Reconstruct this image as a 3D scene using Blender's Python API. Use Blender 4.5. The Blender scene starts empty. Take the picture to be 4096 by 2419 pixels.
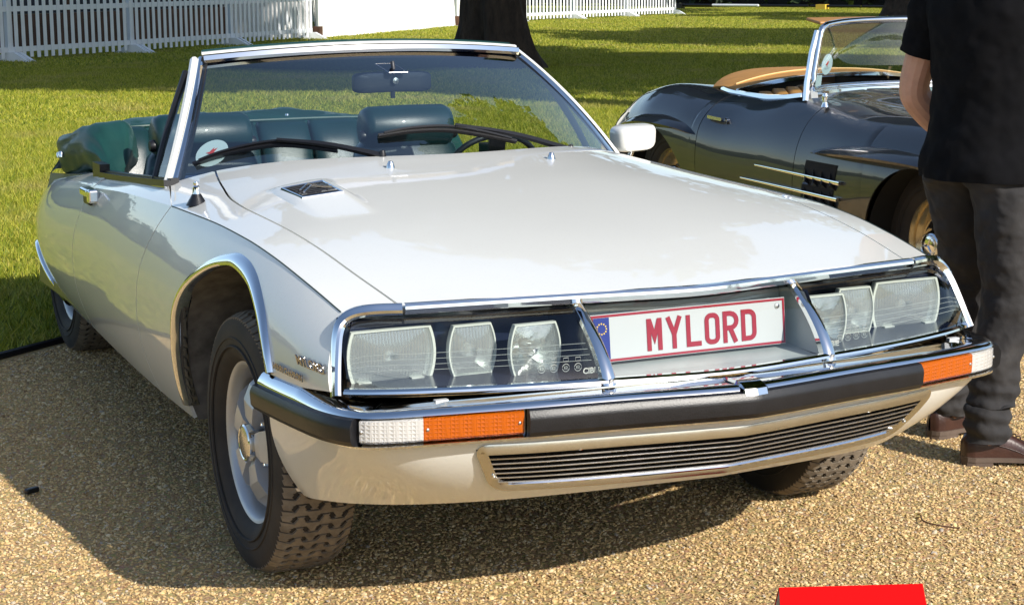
import bpy, bmesh, math, random
import numpy as np
from mathutils import Vector, Matrix
random.seed(7); np.random.seed(7)
R = math.radians
SC = bpy.context.scene
COL = SC.collection

# ------------------------------------------------------------------ camera, sky, sun, exposure
CAM_LOC = Vector((-2.1228, -4.2677, 1.4828))
CAM_YAW, CAM_PITCH, CAM_ROLL, CAM_LENS = 0.441017, 0.180440, -0.006261, 63.663
def set_camera():
    fw = Vector((math.sin(CAM_YAW)*math.cos(CAM_PITCH), math.cos(CAM_YAW)*math.cos(CAM_PITCH), -math.sin(CAM_PITCH)))
    r = Vector((math.cos(CAM_YAW), -math.sin(CAM_YAW), 0)); u = r.cross(fw)
    r2 = math.cos(CAM_ROLL)*r + math.sin(CAM_ROLL)*u; u2 = -math.sin(CAM_ROLL)*r + math.cos(CAM_ROLL)*u
    cd = bpy.data.cameras.new('camera'); cd.sensor_width = 36; cd.lens = CAM_LENS; cd.clip_end = 2000; cd.clip_start = .05
    co = bpy.data.objects.new('camera', cd); COL.objects.link(co)
    co.matrix_world = Matrix(((r2.x, u2.x, -fw.x, CAM_LOC.x), (r2.y, u2.y, -fw.y, CAM_LOC.y), (r2.z, u2.z, -fw.z, CAM_LOC.z), (0, 0, 0, 1)))
    SC.camera = co
set_camera()

TO_SUN = Vector((0.5, -1.5, 1.0)).normalized()
def set_light():
    w = bpy.data.worlds.new('World'); SC.world = w; w.use_nodes = True
    nt = w.node_tree; nt.nodes.clear()
    out = nt.nodes.new('ShaderNodeOutputWorld'); bg = nt.nodes.new('ShaderNodeBackground'); sky = nt.nodes.new('ShaderNodeTexSky')
    sky.sky_type = 'NISHITA'; sky.sun_disc = False
    sky.sun_elevation = math.asin(TO_SUN.z); sky.sun_rotation = math.atan2(TO_SUN.x, TO_SUN.y)
    sky.air_density = 1.0; sky.dust_density = 0.8; sky.ozone_density = 1.0
    bg.inputs['Strength'].default_value = 0.125
    nt.links.new(sky.outputs[0], bg.inputs['Color']); nt.links.new(bg.outputs[0], out.inputs['Surface'])
    ld = bpy.data.lights.new('sun', 'SUN'); ld.energy = 4.6; ld.angle = R(0.53); ld.color = (1.0, 0.945, 0.86)
    lo = bpy.data.objects.new('sun', ld); COL.objects.link(lo); lo.location = TO_SUN*60
    lo.rotation_euler = TO_SUN.to_track_quat('Z', 'Y').to_euler()
set_light()
SC.view_settings.view_transform = 'Standard'; SC.view_settings.look = 'None'
SC.view_settings.gamma = 1.0; SC.view_settings.exposure = 0.42
try: SC.view_settings.use_curve_mapping = False
except Exception: pass
SC.render.engine = 'CYCLES'
SC.cycles.use_denoising = True
SC.cycles.max_bounces = 10; SC.cycles.transparent_max_bounces = 24; SC.cycles.glossy_bounces = 5; SC.cycles.transmission_bounces = 8
SC.cycles.sample_clamp_indirect = 8.0; SC.cycles.caustics_reflective = False; SC.cycles.caustics_refractive = False

# ------------------------------------------------------------------ helpers
def pch(xs, ys):
    xs = np.array(xs, float); ys = np.array(ys, float); h = np.diff(xs); d = np.diff(ys)/h; n = len(xs); m = np.zeros(n)
    for i in range(1, n-1):
        if d[i-1]*d[i] > 0:
            w1, w2 = 2*h[i]+h[i-1], h[i]+2*h[i-1]; m[i] = (w1+w2)/(w1/d[i-1]+w2/d[i])
    m[0], m[-1] = d[0], d[-1]
    def f(x):
        x = np.asarray(x, float); i = np.clip(np.searchsorted(xs, x)-1, 0, n-2); hh = h[i]; t = (x-xs[i])/hh
        tt = np.clip(t, 0, 1)
        r = ys[i]*(2*tt**3-3*tt**2+1)+hh*m[i]*(tt**3-2*tt**2+tt)+ys[i+1]*(-2*tt**3+3*tt**2)+hh*m[i+1]*(tt**3-tt**2)
        return r + np.where(t < 0, m[i]*hh*t, 0) + np.where(t > 1, m[i+1]*hh*(t-1), 0)
    return f
def cat(pts, n, closed=False):
    """dense Catmull-Rom through pts, n samples spaced by arc length"""
    P = np.array(pts, float)
    if closed: Q = np.vstack([P[-1], P, P[0], P[1]])
    else: Q = np.vstack([2*P[0]-P[1], P, 2*P[-1]-P[-2]])
    out = []
    for i in range(1, len(Q)-2):
        p0, p1, p2, p3 = Q[i-1:i+3]; t = np.linspace(0, 1, 24, endpoint=False)[:, None]
        out.append(.5*((2*p1)+(-p0+p2)*t+(2*p0-5*p1+4*p2-p3)*t**2+(-p0+3*p1-3*p2+p3)*t**3))
    D = np.vstack(out+[[Q[-2]]]) 
    s = np.r_[0, np.cumsum(np.linalg.norm(np.diff(D, axis=0), axis=1))]
    tt = np.linspace(0, s[-1], n + (1 if closed else 0))
    if closed: tt = tt[:-1]
    return np.stack([np.interp(tt, s, D[:, k]) for k in range(D.shape[1])], 1)
def resample(P, n):
    P = np.array(P, float); s = np.r_[0, np.cumsum(np.linalg.norm(np.diff(P, axis=0), axis=1))]; tt = np.linspace(0, s[-1], n)
    return np.stack([np.interp(tt, s, P[:, k]) for k in range(P.shape[1])], 1)

class MB:
    def __init__(s): s.v = []; s.f = []; s.m = []
    def add(s, V, F, mi=0):
        o = len(s.v); s.v += [tuple(map(float, p)) for p in V]; s.f += [tuple(i+o for i in f) for f in F]; s.m += [mi]*len(F); return s
    def grid(s, P, wu=False, wv=False, flip=False, mi=0):
        P = np.asarray(P, float); nu, nv = P.shape[:2]; F = []
        for i in range(nu if wu else nu-1):
            for j in range(nv if wv else nv-1):
                a, b, c, d = i*nv+j, ((i+1) % nu)*nv+j, ((i+1) % nu)*nv+(j+1) % nv, i*nv+(j+1) % nv
                F.append((a, d, c, b) if flip else (a, b, c, d))
        return s.add(P.reshape(-1, 3), F, mi)
    def box(s, c, sz, rot=None, mi=0, taper=1.0):
        x, y, z = [q/2 for q in sz]
        V = [(-x,-y,-z),(x,-y,-z),(x,y,-z),(-x,y,-z),(-x*taper,-y*taper,z),(x*taper,-y*taper,z),(x*taper,y*taper,z),(-x*taper,y*taper,z)]
        if rot is not None: V = [tuple(rot @ Vector(p)) for p in V]
        V = [(p[0]+c[0], p[1]+c[1], p[2]+c[2]) for p in V]
        return s.add(V, [(0,3,2,1),(4,5,6,7),(0,1,5,4),(1,2,6,5),(2,3,7,6),(3,0,4,7)], mi)
    def sweep(s, path, prof, up=(0, 0, 1), cap=True, closed=False, scale=None, mi=0, pclosed=True):
        P = np.array(path, float); n = len(P); prof = np.array(prof, float); up = np.array(up, float)
        T = np.gradient(P, axis=0) if not closed else (np.roll(P, -1, 0)-np.roll(P, 1, 0))
        T /= np.linalg.norm(T, axis=1)[:, None]+1e-12
        U = up if up.ndim == 2 else np.tile(up, (n, 1))
        S = np.cross(T, U); S /= np.linalg.norm(S, axis=1)[:, None]+1e-12; W = np.cross(S, T)
        sc = np.ones(n) if scale is None else np.array(scale, float)
        G = P[:, None]+sc[:, None, None]*(prof[None, :, 0, None]*S[:, None]+prof[None, :, 1, None]*W[:, None])
        o = len(s.v); s.grid(G, wu=closed, wv=pclosed, mi=mi); m = len(prof)
        if cap and not closed and pclosed:
            s.f += [tuple(o+j for j in range(m)), tuple(o+(n-1)*m+j for j in reversed(range(m)))]; s.m += [mi, mi]
        return s
    def tube(s, path, r, n=8, mi=0, closed=False, scale=None):
        a = np.linspace(0, 2*np.pi, n, endpoint=False); P = np.array(path, float)
        T = P[-1]-P[0]; up = (0, 0, 1) if abs(T[2]) < .9*np.linalg.norm(T) or closed else (0, 1, 0)
        return s.sweep(path, np.stack([np.cos(a), np.sin(a)], 1)*r, up=up, closed=closed, scale=scale, mi=mi)
    def lathe(s, prof, c=(0, 0, 0), axis='x', n=48, mi=0, wrap=False):
        a = np.linspace(0, 2*np.pi, n, endpoint=False); G = []
        for r, h in prof:
            ca, sa = r*np.cos(a), r*np.sin(a); hh = np.full(n, h)
            G.append(np.stack({'x': (hh, ca, sa), 'y': (ca, hh, sa), 'z': (ca, sa, hh)}[axis], 1)+np.array(c))
        return s.grid(np.array(G), wv=True, wu=wrap, mi=mi)
    def poly(s, pts, mi=0): return s.add(pts, [tuple(range(len(pts)))], mi)
    def prism(s, pts, d, mi=0):
        """pts: planar loop (3D); extruded by vector d"""
        n = len(pts); A = [Vector(p) for p in pts]; B = [p+Vector(d) for p in A]
        return s.add([*A, *B], [tuple(reversed(range(n))), tuple(range(n, 2*n))]+[(i, (i+1) % n, n+(i+1) % n, n+i) for i in range(n)], mi)
    def mirror(s):
        o = len(s.v); s.v += [(-x, y, z) for x, y, z in s.v[:o]]; k = len(s.f)
        s.f += [tuple(o+i for i in reversed(f)) for f in s.f[:k]]; s.m += s.m[:k]; return s
    def mesh(s, name, mats, smooth=True, sharp=40, fix=False, weld=0):
        me = bpy.data.meshes.new(name); me.from_pydata(s.v, [], s.f)
        for m in (mats if isinstance(mats, (list, tuple)) else [mats]): me.materials.append(m)
        if len(me.materials) > 1: me.polygons.foreach_set('material_index', s.m)
        if fix or weld:
            b = bmesh.new(); b.from_mesh(me)
            if weld: bmesh.ops.remove_doubles(b, verts=b.verts, dist=weld)
            if fix: bmesh.ops.recalc_face_normals(b, faces=b.faces)
            b.to_mesh(me); b.free()
        if smooth:
            me.shade_smooth()
            if sharp: me.set_sharp_from_angle(angle=R(sharp))
        me.update(); return me
    def obj(s, name, mats, parent=None, **k):
        o = bpy.data.objects.new(name, s.mesh(name, mats, **k)); COL.objects.link(o); o.parent = parent; return o

def put(name, me, parent=None, loc=(0, 0, 0), rot=(0, 0, 0), scl=(1, 1, 1)):
    o = bpy.data.objects.new(name, me); COL.objects.link(o); o.parent = parent; o.location = loc; o.rotation_euler = rot; o.scale = scl; return o
def empty(name, parent=None, loc=(0, 0, 0), rz=0):
    o = bpy.data.objects.new(name, None); COL.objects.link(o); o.parent = parent; o.location = loc; o.rotation_euler = (0, 0, rz); o.empty_display_size = .1; return o
def tag(o, label=None, cat=None, group=None, kind=None):
    for k, v in (('label', label), ('category', cat), ('group', group), ('kind', kind)):
        if v: o[k] = v
    return o
def solid(o, t=.008, off=-1):
    m = o.modifiers.new('Solidify', 'SOLIDIFY'); m.thickness = t; m.offset = off
    e = o.modifiers.new('Split', 'EDGE_SPLIT'); e.split_angle = R(32); e.use_edge_sharp = True; return o
def bevel(o, w=.004, n=2):
    m = o.modifiers.new('Bevel', 'BEVEL'); m.width = w; m.segments = n; m.limit_method = 'ANGLE'; m.angle_limit = R(40); return o
def text_mesh(body, size, mat, ext=.0006, bold=0.0):
    cu = bpy.data.curves.new('t', 'FONT'); cu.body = body; cu.size = size; cu.extrude = ext; cu.offset = bold; cu.align_x = 'CENTER'; cu.align_y = 'CENTER'; cu.resolution_u = 3
    ob = bpy.data.objects.new('t', cu); COL.objects.link(ob)
    me = bpy.data.meshes.new_from_object(ob.evaluated_get(bpy.context.evaluated_depsgraph_get()))
    bpy.data.objects.remove(ob); bpy.data.curves.remove(cu)
    me.materials.clear(); me.materials.append(mat); return me

# ------------------------------------------------------------------ materials
class NT:
    def __init__(s, name):
        s.mat = bpy.data.materials.new(name); s.mat.use_nodes = True; s.t = s.mat.node_tree; s.n = s.t.nodes; s.l = s.t.links
        s.b = s.n['Principled BSDF']; s.out = s.n['Material Output']
    def node(s, typ, **k):
        n = s.n.new(typ)
        for a, v in k.items():
            if a.startswith('i_'): 
                key = a[2:]; key = int(key) if key.isdigit() else key.replace('_', ' '); n.inputs[key].default_value = v
            else: setattr(n, a, v)
        return n
    def link(s, a, b): s.l.new(a, b)
    def coord(s, kind='Object', scale=None):
        c = s.node('ShaderNodeTexCoord').outputs[kind]
        if scale is None: return c
        m = s.node('ShaderNodeMapping'); m.inputs['Scale'].default_value = scale; s.link(c, m.inputs['Vector']); return m.outputs[0]
    def noise(s, scale, detail=4, rough=.55, vec=None, dist=0):
        n = s.node('ShaderNodeTexNoise'); n.inputs['Scale'].default_value = scale; n.inputs['Detail'].default_value = detail; n.inputs['Roughness'].default_value = rough; n.inputs['Distortion'].default_value = dist
        s.link(vec if vec is not None else s.coord(), n.inputs['Vector']); return n.outputs['Fac']
    def ramp(s, fac, stops, interp='LINEAR'):
        r = s.node('ShaderNodeValToRGB'); e = r.color_ramp.elements; r.color_ramp.interpolation = interp
        e[0].position, e[0].color = stops[0][0], (*stops[0][1], 1); e[1].position, e[1].color = stops[-1][0], (*stops[-1][1], 1)
        for p, c in stops[1:-1]:
            q = e.new(p); q.color = (*c, 1)
        s.link(fac, r.inputs[0]); return r.outputs[0]
    def math(s, op, a, b=None):
        m = s.node('ShaderNodeMath', operation=op)
        for i, v in ((0, a), (1, b)):
            if v is None: continue
            if isinstance(v, (int, float)): m.inputs[i].default_value = v
            else: s.link(v, m.inputs[i])
        return m.outputs[0]
    def mixc(s, fac, a, b, blend='MIX'):
        m = s.node('ShaderNodeMix', data_type='RGBA', blend_type=blend)
        for i, v in ((0, fac), (6, a), (7, b)):
            if isinstance(v, (int, float)): m.inputs[i].default_value = v
            elif isinstance(v, tuple): m.inputs[i].default_value = (*v, 1)
            else: s.link(v, m.inputs[i])
        return m.outputs[2]
    def bump(s, h, dist=.002, strength=1.0):
        b = s.node('ShaderNodeBump'); b.inputs['Distance'].default_value = dist; b.inputs['Strength'].default_value = strength
        s.link(h, b.inputs['Height']); s.link(b.outputs[0], s.b.inputs['Normal']); return b
    def set(s, **k):
        for a, v in k.items():
            i = s.b.inputs[a.replace('_', ' ')]
            if hasattr(v, 'is_output'): s.link(v, i)
            else: i.default_value = (*v, 1) if isinstance(v, tuple) and len(v) == 3 else v
        return s
def simple(name, col, rough=.5, metal=0, coat=0, spec=.5, var=0, vscale=20, bumpd=0, bscale=60, **k):
    m = NT(name); m.set(Roughness=rough, Metallic=metal, Coat_Weight=coat, Coat_Roughness=.03)
    m.b.inputs['Specular IOR Level'].default_value = spec
    if var:
        f = m.noise(vscale, 5); c = m.ramp(f, [(.3, tuple(x*(1-var) for x in col)), (.7, tuple(min(1, x*(1+var)) for x in col))]); m.set(Base_Color=c)
    else: m.set(Base_Color=col)
    if bumpd: m.bump(m.noise(bscale, 4), bumpd)
    if k: m.set(**k)
    return m.mat
def glassy(name, tint=(.86, .92, .9), ior=1.5, gl=1.0):
    """thin pane: straight-through transmission plus a Fresnel mirror"""
    m = NT(name); m.n.remove(m.b)
    tr = m.node('ShaderNodeBsdfTransparent'); tr.inputs[0].default_value = (*tint, 1)
    g = m.node('ShaderNodeBsdfGlossy'); g.inputs['Roughness'].default_value = .0; g.inputs['Color'].default_value = (gl, gl, gl, 1)
    ge = m.node('ShaderNodeNewGeometry'); d = m.node('ShaderNodeVectorMath', operation='DOT_PRODUCT'); m.link(ge.outputs['Incoming'], d.inputs[0]); m.link(ge.outputs['Normal'], d.inputs[1])
    f0 = ((ior-1)/(ior+1))**2*2.2; c = m.math('POWER', m.math('SUBTRACT', 1.0, m.math('ABSOLUTE', d.outputs['Value'])), 5.0)
    f = m.math('ADD', m.math('MULTIPLY', c, 1-f0), f0)
    mx = m.node('ShaderNodeMixShader'); m.link(f, mx.inputs[0]); m.link(tr.outputs[0], mx.inputs[1]); m.link(g.outputs[0], mx.inputs[2]); m.link(mx.outputs[0], m.out.inputs[0])
    return m.mat

def paint(name, col, flake=0, dust=.0, rough=.35):
    m = NT(name); m.set(Roughness=rough, Coat_Weight=1.0, Coat_Roughness=.025, Coat_IOR=1.5)
    n = m.noise(3.0, 6); n2 = m.noise(180, 2)
    c = m.ramp(n, [(.3, tuple(x*.97 for x in col)), (.7, col)])
    if dust: c = m.mixc(m.math('MULTIPLY', m.ramp(n2, [(.5, (0, 0, 0)), (.75, (1, 1, 1))]), dust), c, (.45, .38, .27))
    m.set(Base_Color=c)
    b = m.node('ShaderNodeBump'); b.inputs['Distance'].default_value = .0012; b.inputs['Strength'].default_value = .12; m.link(m.noise(9, 2), b.inputs['Height']); m.link(b.outputs[0], m.b.inputs['Coat Normal'])
    return m.mat
M = {}
M['cream'] = paint('cream_paint', (.78, .782, .740), dust=.08)
M['black_paint'] = paint('black_paint', (.004, .0042, .006), rough=.5)
def chrome(name, col=(.86, .87, .88), rough=.03, amp=.06):
    m = NT(name); m.set(Metallic=1.0, Base_Color=col); n = m.noise(14, 5)
    a = m.math('MULTIPLY', n, amp); m.set(Roughness=m.math('ADD', a, rough)); return m.mat
M['chrome'] = chrome('chrome')
M['chrome_dusty'] = chrome('dusty_chrome', (.70, .67, .60), .16, .15)
M['steel'] = chrome('brushed_steel', (.62, .62, .63), .22, .1)
M['alloy'] = simple('silver_wheel_paint', (.56, .57, .58), .40, .45, var=.08, vscale=8)
M['rubber'] = simple('black_rubber', (.007, .007, .009), .38, var=.25, vscale=30, bumpd=.0004, bscale=300)
M['trim_black'] = simple('black_trim', (.010, .010, .012), .35)
M['void'] = simple('dark_underbody', (.012, .011, .010), .9)
M['housing'] = simple('navy_lamp_housing', (.012, .017, .038), .22, coat=.3)
M['liner'] = simple('dusty_wheel_arch_liner', (.13, .122, .11), .9, var=.45, vscale=18)
def tyre_mat():
    m = NT('tyre_rubber'); n = m.noise(9, 6); n2 = m.noise(60, 4)
    m.set(Base_Color=m.ramp(n, [(.35, (.020, .017, .015)), (.75, (.048, .038, .030))]), Roughness=.75); m.bump(n2, .0006); return m.mat
M['tyre'] = tyre_mat()
def tread_mat():
    m = NT('dusty_tread'); n = m.noise(30, 6); m.set(Base_Color=m.ramp(n, [(.3, (.13, .105, .078)), (.7, (.25, .205, .15))]), Roughness=.95); m.bump(m.noise(200, 3), .0008); return m.mat
M['tread'] = tread_mat()
def screen_glass():
    M['glass'] = glassy('windscreen_glass', (.74, .84, .86), 1.9); t = M['glass'].node_tree; tr = [n for n in t.nodes if n.type == 'BSDF_TRANSPARENT'][0]
    c = t.nodes.new('ShaderNodeTexCoord'); s = t.nodes.new('ShaderNodeSeparateXYZ'); t.links.new(c.outputs['Object'], s.inputs[0])
    q = t.nodes.new('ShaderNodeMath'); q.operation = 'MULTIPLY'; t.links.new(s.outputs[0], q.inputs[0]); t.links.new(s.outputs[0], q.inputs[1])
    a = t.nodes.new('ShaderNodeMath'); a.operation = 'MULTIPLY_ADD'; a.inputs[1].default_value = -.06; t.links.new(q.outputs[0], a.inputs[0]); t.links.new(s.outputs[2], a.inputs[2])
    r = t.nodes.new('ShaderNodeValToRGB'); e = r.color_ramp.elements; m = t.nodes.new('ShaderNodeMapRange'); m.inputs[1].default_value = 1.150; m.inputs[2].default_value = 1.235; t.links.new(a.outputs[0], m.inputs[0]); t.links.new(m.outputs[0], r.inputs[0])
    e[0].color = (.74, .84, .86, 1); e[1].color = (.05, .10, .27, 1); e[0].position = .20; e[1].position = .38; t.links.new(r.outputs[0], tr.inputs[0])
screen_glass()
M['clear'] = glassy('lamp_cover_glass', (.90, .93, .93), 1.42)
M['side_glass'] = glassy('side_glass', (.70, .78, .75), 1.5)
def leather(name, col, rough=.38):
    m = NT(name); n = m.noise(5, 5); m.set(Base_Color=m.ramp(n, [(.3, tuple(x*.75 for x in col)), (.7, tuple(x*1.15 for x in col))]), Roughness=rough, Coat_Weight=.15)
    v = m.node('ShaderNodeTexVoronoi', feature='DISTANCE_TO_EDGE'); v.inputs['Scale'].default_value = 220; m.link(m.coord(), v.inputs['Vector'])
    m.bump(v.outputs['Distance'], .0008, .5); return m.mat
M['green_leather'] = leather('green_leather', (.006, .029, .033), .36)
M['green_vinyl'] = leather('green_vinyl_cover', (.006, .050, .042), .5)
M['tan_leather'] = leather('tan_leather', (.42, .20, .055), .42)
M['tan_cloth'] = simple('tan_hood_cover', (.46, .225, .06), .6, var=.1, vscale=12, bumpd=.0006, bscale=400)
def lens_mat(name, col, rib=None):
    m = NT(name); m.set(Base_Color=col, Roughness=.08, Transmission_Weight=.85, IOR=1.45); return m
def ribbed_lens():
    m = lens_mat('ribbed_lamp_lens', (.93, .96, .95)); w = m.node('ShaderNodeTexWave', wave_type='BANDS', bands_direction='X'); w.inputs['Scale'].default_value = 75; w.inputs['Distortion'].default_value = .6
    m.link(m.coord(), w.inputs['Vector']); m.bump(w.outputs['Fac'], .0009, .8); m.set(Roughness=.04); return m.mat
def clear_lens(name, rib):
    m = NT(name); m.n.remove(m.b); tr = m.node('ShaderNodeBsdfTransparent'); tr.inputs[0].default_value = (.93, .96, .95, 1); g = m.node('ShaderNodeBsdfGlossy'); g.inputs['Roughness'].default_value = .06
    mx = m.node('ShaderNodeMixShader'); h = m.noise(40, 3)
    if rib:
        w = m.node('ShaderNodeTexWave', wave_type='BANDS', bands_direction='X'); w.inputs['Scale'].default_value = 42; w.inputs['Distortion'].default_value = .8; m.link(m.coord(), w.inputs['Vector']); h = w.outputs['Fac']; f = m.math('ADD', m.math('MULTIPLY', h, .16), .10)
    else: f = m.math('ADD', m.math('MULTIPLY', h, .30), .05)
    b = m.node('ShaderNodeBump'); b.inputs['Distance'].default_value = .002; m.link(h, b.inputs['Height']); m.link(b.outputs[0], g.inputs['Normal']); m.link(f, mx.inputs[0]); m.link(tr.outputs[0], mx.inputs[1]); m.link(g.outputs[0], mx.inputs[2])
    df = m.node('ShaderNodeBsdfDiffuse'); df.inputs[0].default_value = (.90, .94, .92, 1); m2 = m.node('ShaderNodeMixShader'); m2.inputs[0].default_value = .17 if rib else .09; m.link(mx.outputs[0], m2.inputs[1]); m.link(df.outputs[0], m2.inputs[2]); m.link(m2.outputs[0], m.out.inputs[0]); return m.mat
M['lens'] = clear_lens('ribbed_lamp_lens', True)
M['lens_plain'] = clear_lens('plain_lamp_lens', False)
def prism_lens(name, col, tw):
    m = NT(name); m.set(Base_Color=col, Roughness=.12, Transmission_Weight=tw, IOR=1.46, Coat_Weight=.6)
    v = m.node('ShaderNodeTexVoronoi', distance='CHEBYCHEV'); v.inputs['Scale'].default_value = 115; v.inputs['Randomness'].default_value = 0.0; m.link(m.coord(), v.inputs['Vector'])
    m.bump(v.outputs['Distance'], .004, .8); return m.mat
M['amber'] = prism_lens('amber_lens', (.56, .110, .002), .20)
M['clearlens'] = prism_lens('clear_prism_lens', (.80, .79, .77), .35)
M['reflector'] = chrome('lamp_reflector', (.97, .98, .96), .12, .16)
M['bezel'] = simple('pale_lamp_rim', (.74, .78, .70), .20, spec=.6, Transmission_Weight=.15)
M['plate_white'] = simple('plate_white', (.55, .56, .56), .35, coat=.3)
M['plate_red'] = simple('plate_red', (.32, .010, .028), .4)
M['plate_blue'] = simple('plate_blue', (.012, .03, .22), .4)
M['gold'] = simple('yellow_print', (.75, .5, .06), .5)
M['paper'] = simple('sticker_paper', (.72, .80, .80), .6)
M['redprint'] = simple('red_print', (.75, .05, .03), .6)
M['greyprint'] = simple('grey_print', (.30, .32, .33), .6)
M['pale_in'] = simple('pale_plate_recess', (.44, .48, .46), .4, var=.1, vscale=10)
M['line'] = simple('pale_glass_print', (.42, .45, .42), .5)
M['dark_plastic'] = simple('dark_plastic', (.018, .020, .028), .45, bumpd=.0005, bscale=200)
# ================================================================== the cream convertible
M['seam'] = simple('dark_seam', (.015, .035, .03), .6)
CAR = tag(empty('convertible_car'), 'cream white open convertible with MYLORD number plate and dark green interior', 'car')
_y = [-.70, -.6, -.5, -.4, -.2, 0, .3, .6, .9, 1.26, 1.73, 2.2, 2.68, 3.2, 3.6, 3.87]
ak = pch(_y, [.79, .80, .808, .815, .824, .828, .830, .834, .833, .828, .81, .785, .755, .68, .59, .50])
zk = pch(_y, [.733, .753, .774, .793, .823, .840, .848, .846, .836, .820, .785, .750, .713, .655, .60, .56])
zc = pch([-.80, -.771, -.6, -.4, -.2, 0, .2, .4, .5, .63, .9, 1.1, 2.6, 3.1, 3.5, 3.87], [.767, .773, .805, .838, .866, .891, .914, .934, .944, .957, .975, .98, .80, .715, .655, .595])
xm = pch([-.70, -.5, -.2, .1, .5, 1, 1.5, 2, 2.5, 2.75, 3, 3.3, 3.6, 3.87], [.858, .880, .898, .906, .910, .903, .886, .863, .838, .820, .785, .725, .645, .55])
zm = pch([-.7, 0, 1, 2, 3, 3.87], [.60, .60, .585, .55, .50, .45])
ZS = .28
def Zt(x, y):
    s = np.abs(x)/ak(y); return zc(y)-(zc(y)-zk(y))*np.clip(s, 0, 1.2)**3.2
def Xs(y, z):
    a, m, zz, kk = ak(y), xm(y), zm(y), zk(y)
    up = a+(m-a)*(1-np.clip((z-zz)/(kk-zz), 0, 1.1)**1.9); dn = m-.062*np.clip((zz-z)/(zz-ZS), 0, 1.3)**2.3
    return np.where(z >= zz, up, dn)
xb = pch([-.70, -.66, -.4, -.2, 0, .3, .45, .65, .8, .9], [.677, .68, .706, .716, .724, .733, .727, .697, .668, .645])

def side_patch(top, bot, nv, side, bulge=None):
    """ruled patch in (y,z) between two equal-length polylines, lifted onto the body side"""
    top, bot = np.array(top), np.array(bot); n = len(top); G = []
    for i in range(n):
        v = np.linspace(0, 1, nv)**.9; yz = top[i]*(1-v[:, None])+bot[i]*v[:, None]
        if bulge is not None: yz[:, 0] += bulge[i]*4*v*(1-v)
        G.append(np.stack([side*Xs(yz[:, 0], yz[:, 1]), yz[:, 0], yz[:, 1]], 1))
    return np.array(G)
def seg(a, b, n, end=False):
    return [np.array(a)+(np.array(b)-np.array(a))*t for t in np.linspace(0, 1, n, endpoint=end)]
def crease_pts(ys): return [np.array((y, float(zk(y)))) for y in ys]

ARCH = cat([(-.36, .560), (-.352, .590), (-.327, .635), (-.256, .698), (-.143, .754), (-.021, .778), (.067, .772), (.185, .741), (.313, .677), (.387, .598), (.425, .49), (.452, .39), (.475, .285)], 60)
RARCH = cat([(2.49, .265), (2.60, .290), (2.774, .36), (2.955, .42), (3.13, .40), (3.28, .345), (3.38, .30)], 34)

def front_wing(side):
    mb = MB()
    yt = np.r_[np.linspace(-.60, -.42, 12, endpoint=False), np.linspace(-.42, .54, 60, endpoint=False), np.linspace(.54, .69, 10)]
    bot = seg((-.677, .600), tuple(ARCH[0]), 12)+list(ARCH)+seg((.475, .284), (.845, .280), 10, True)
    w = np.r_[np.zeros(12), np.linspace(0, .1, 60)**2*0, np.linspace(0, .085, 10)]
    G = side_patch(crease_pts(yt), bot, 26, side, w)
    # top strip: inner path along the bonnet shut line and the screen base
    inner = [(float(xb(y)), y) for y in np.linspace(-.66, .90, 60)]+[(x, .63+.35*(x/.735)**2.2) for x in np.linspace(.66, .742, 10)]
    inner = resample(inner, len(yt)); S = []
    for i, y in enumerate(yt):
        P = []
        for t in np.linspace(0, 1, 9):
            x = (1-t)*(inner[i, 0]+.0025)+t*float(ak(y)); yy = (1-t)*inner[i, 1]+t*y
            P.append((side*x, yy, float(Zt(x, yy))))
        S.append(P)
    S = np.array(S); S[:, -1] = G[:, 0]
    full = np.concatenate([S, G[:, 1:]], axis=1)
    mb.grid(full, flip=(side > 0))
    o = mb.obj('front_wing', M['cream'], CAR, sharp=24); solid(o, .010); return o
def door(side):
    mb = MB(); yt = np.linspace(.696, 1.815, 40); n = 40
    u = np.linspace(0, 1, n)
    bot = [(.851*(1-t)+1.90*t, .280) for t in u]
    bul = .085*(1-u)+.055*u
    G = side_patch(crease_pts(yt), bot, 26, side, bul)
    S = []
    for i, t in enumerate(u):
        ytr = .992*(1-t)+1.79*t; xt = float(np.interp(ytr, [.99, 1.55, 2.2], [.762, .752, .735])); ztr = float(np.interp(ytr, [.93, 1.55, 2.2], [.876, .828, .785]))
        row = []
        for q in np.linspace(0, 1, 7):
            a = (1-q); x = xt*a+float(ak(yt[i]))*q; z = ztr*a+float(zk(yt[i]))*q+.010*4*q*a*.5
            row.append((side*x, ytr*a+yt[i]*q, z))
        S.append(row)
    S = np.array(S); S[:, -1] = G[:, 0]
    mb.grid(np.concatenate([S, G[:, 1:]], axis=1), flip=(side > 0))
    o = mb.obj('door', M['cream'], CAR, sharp=24); solid(o, .010); return o
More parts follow.
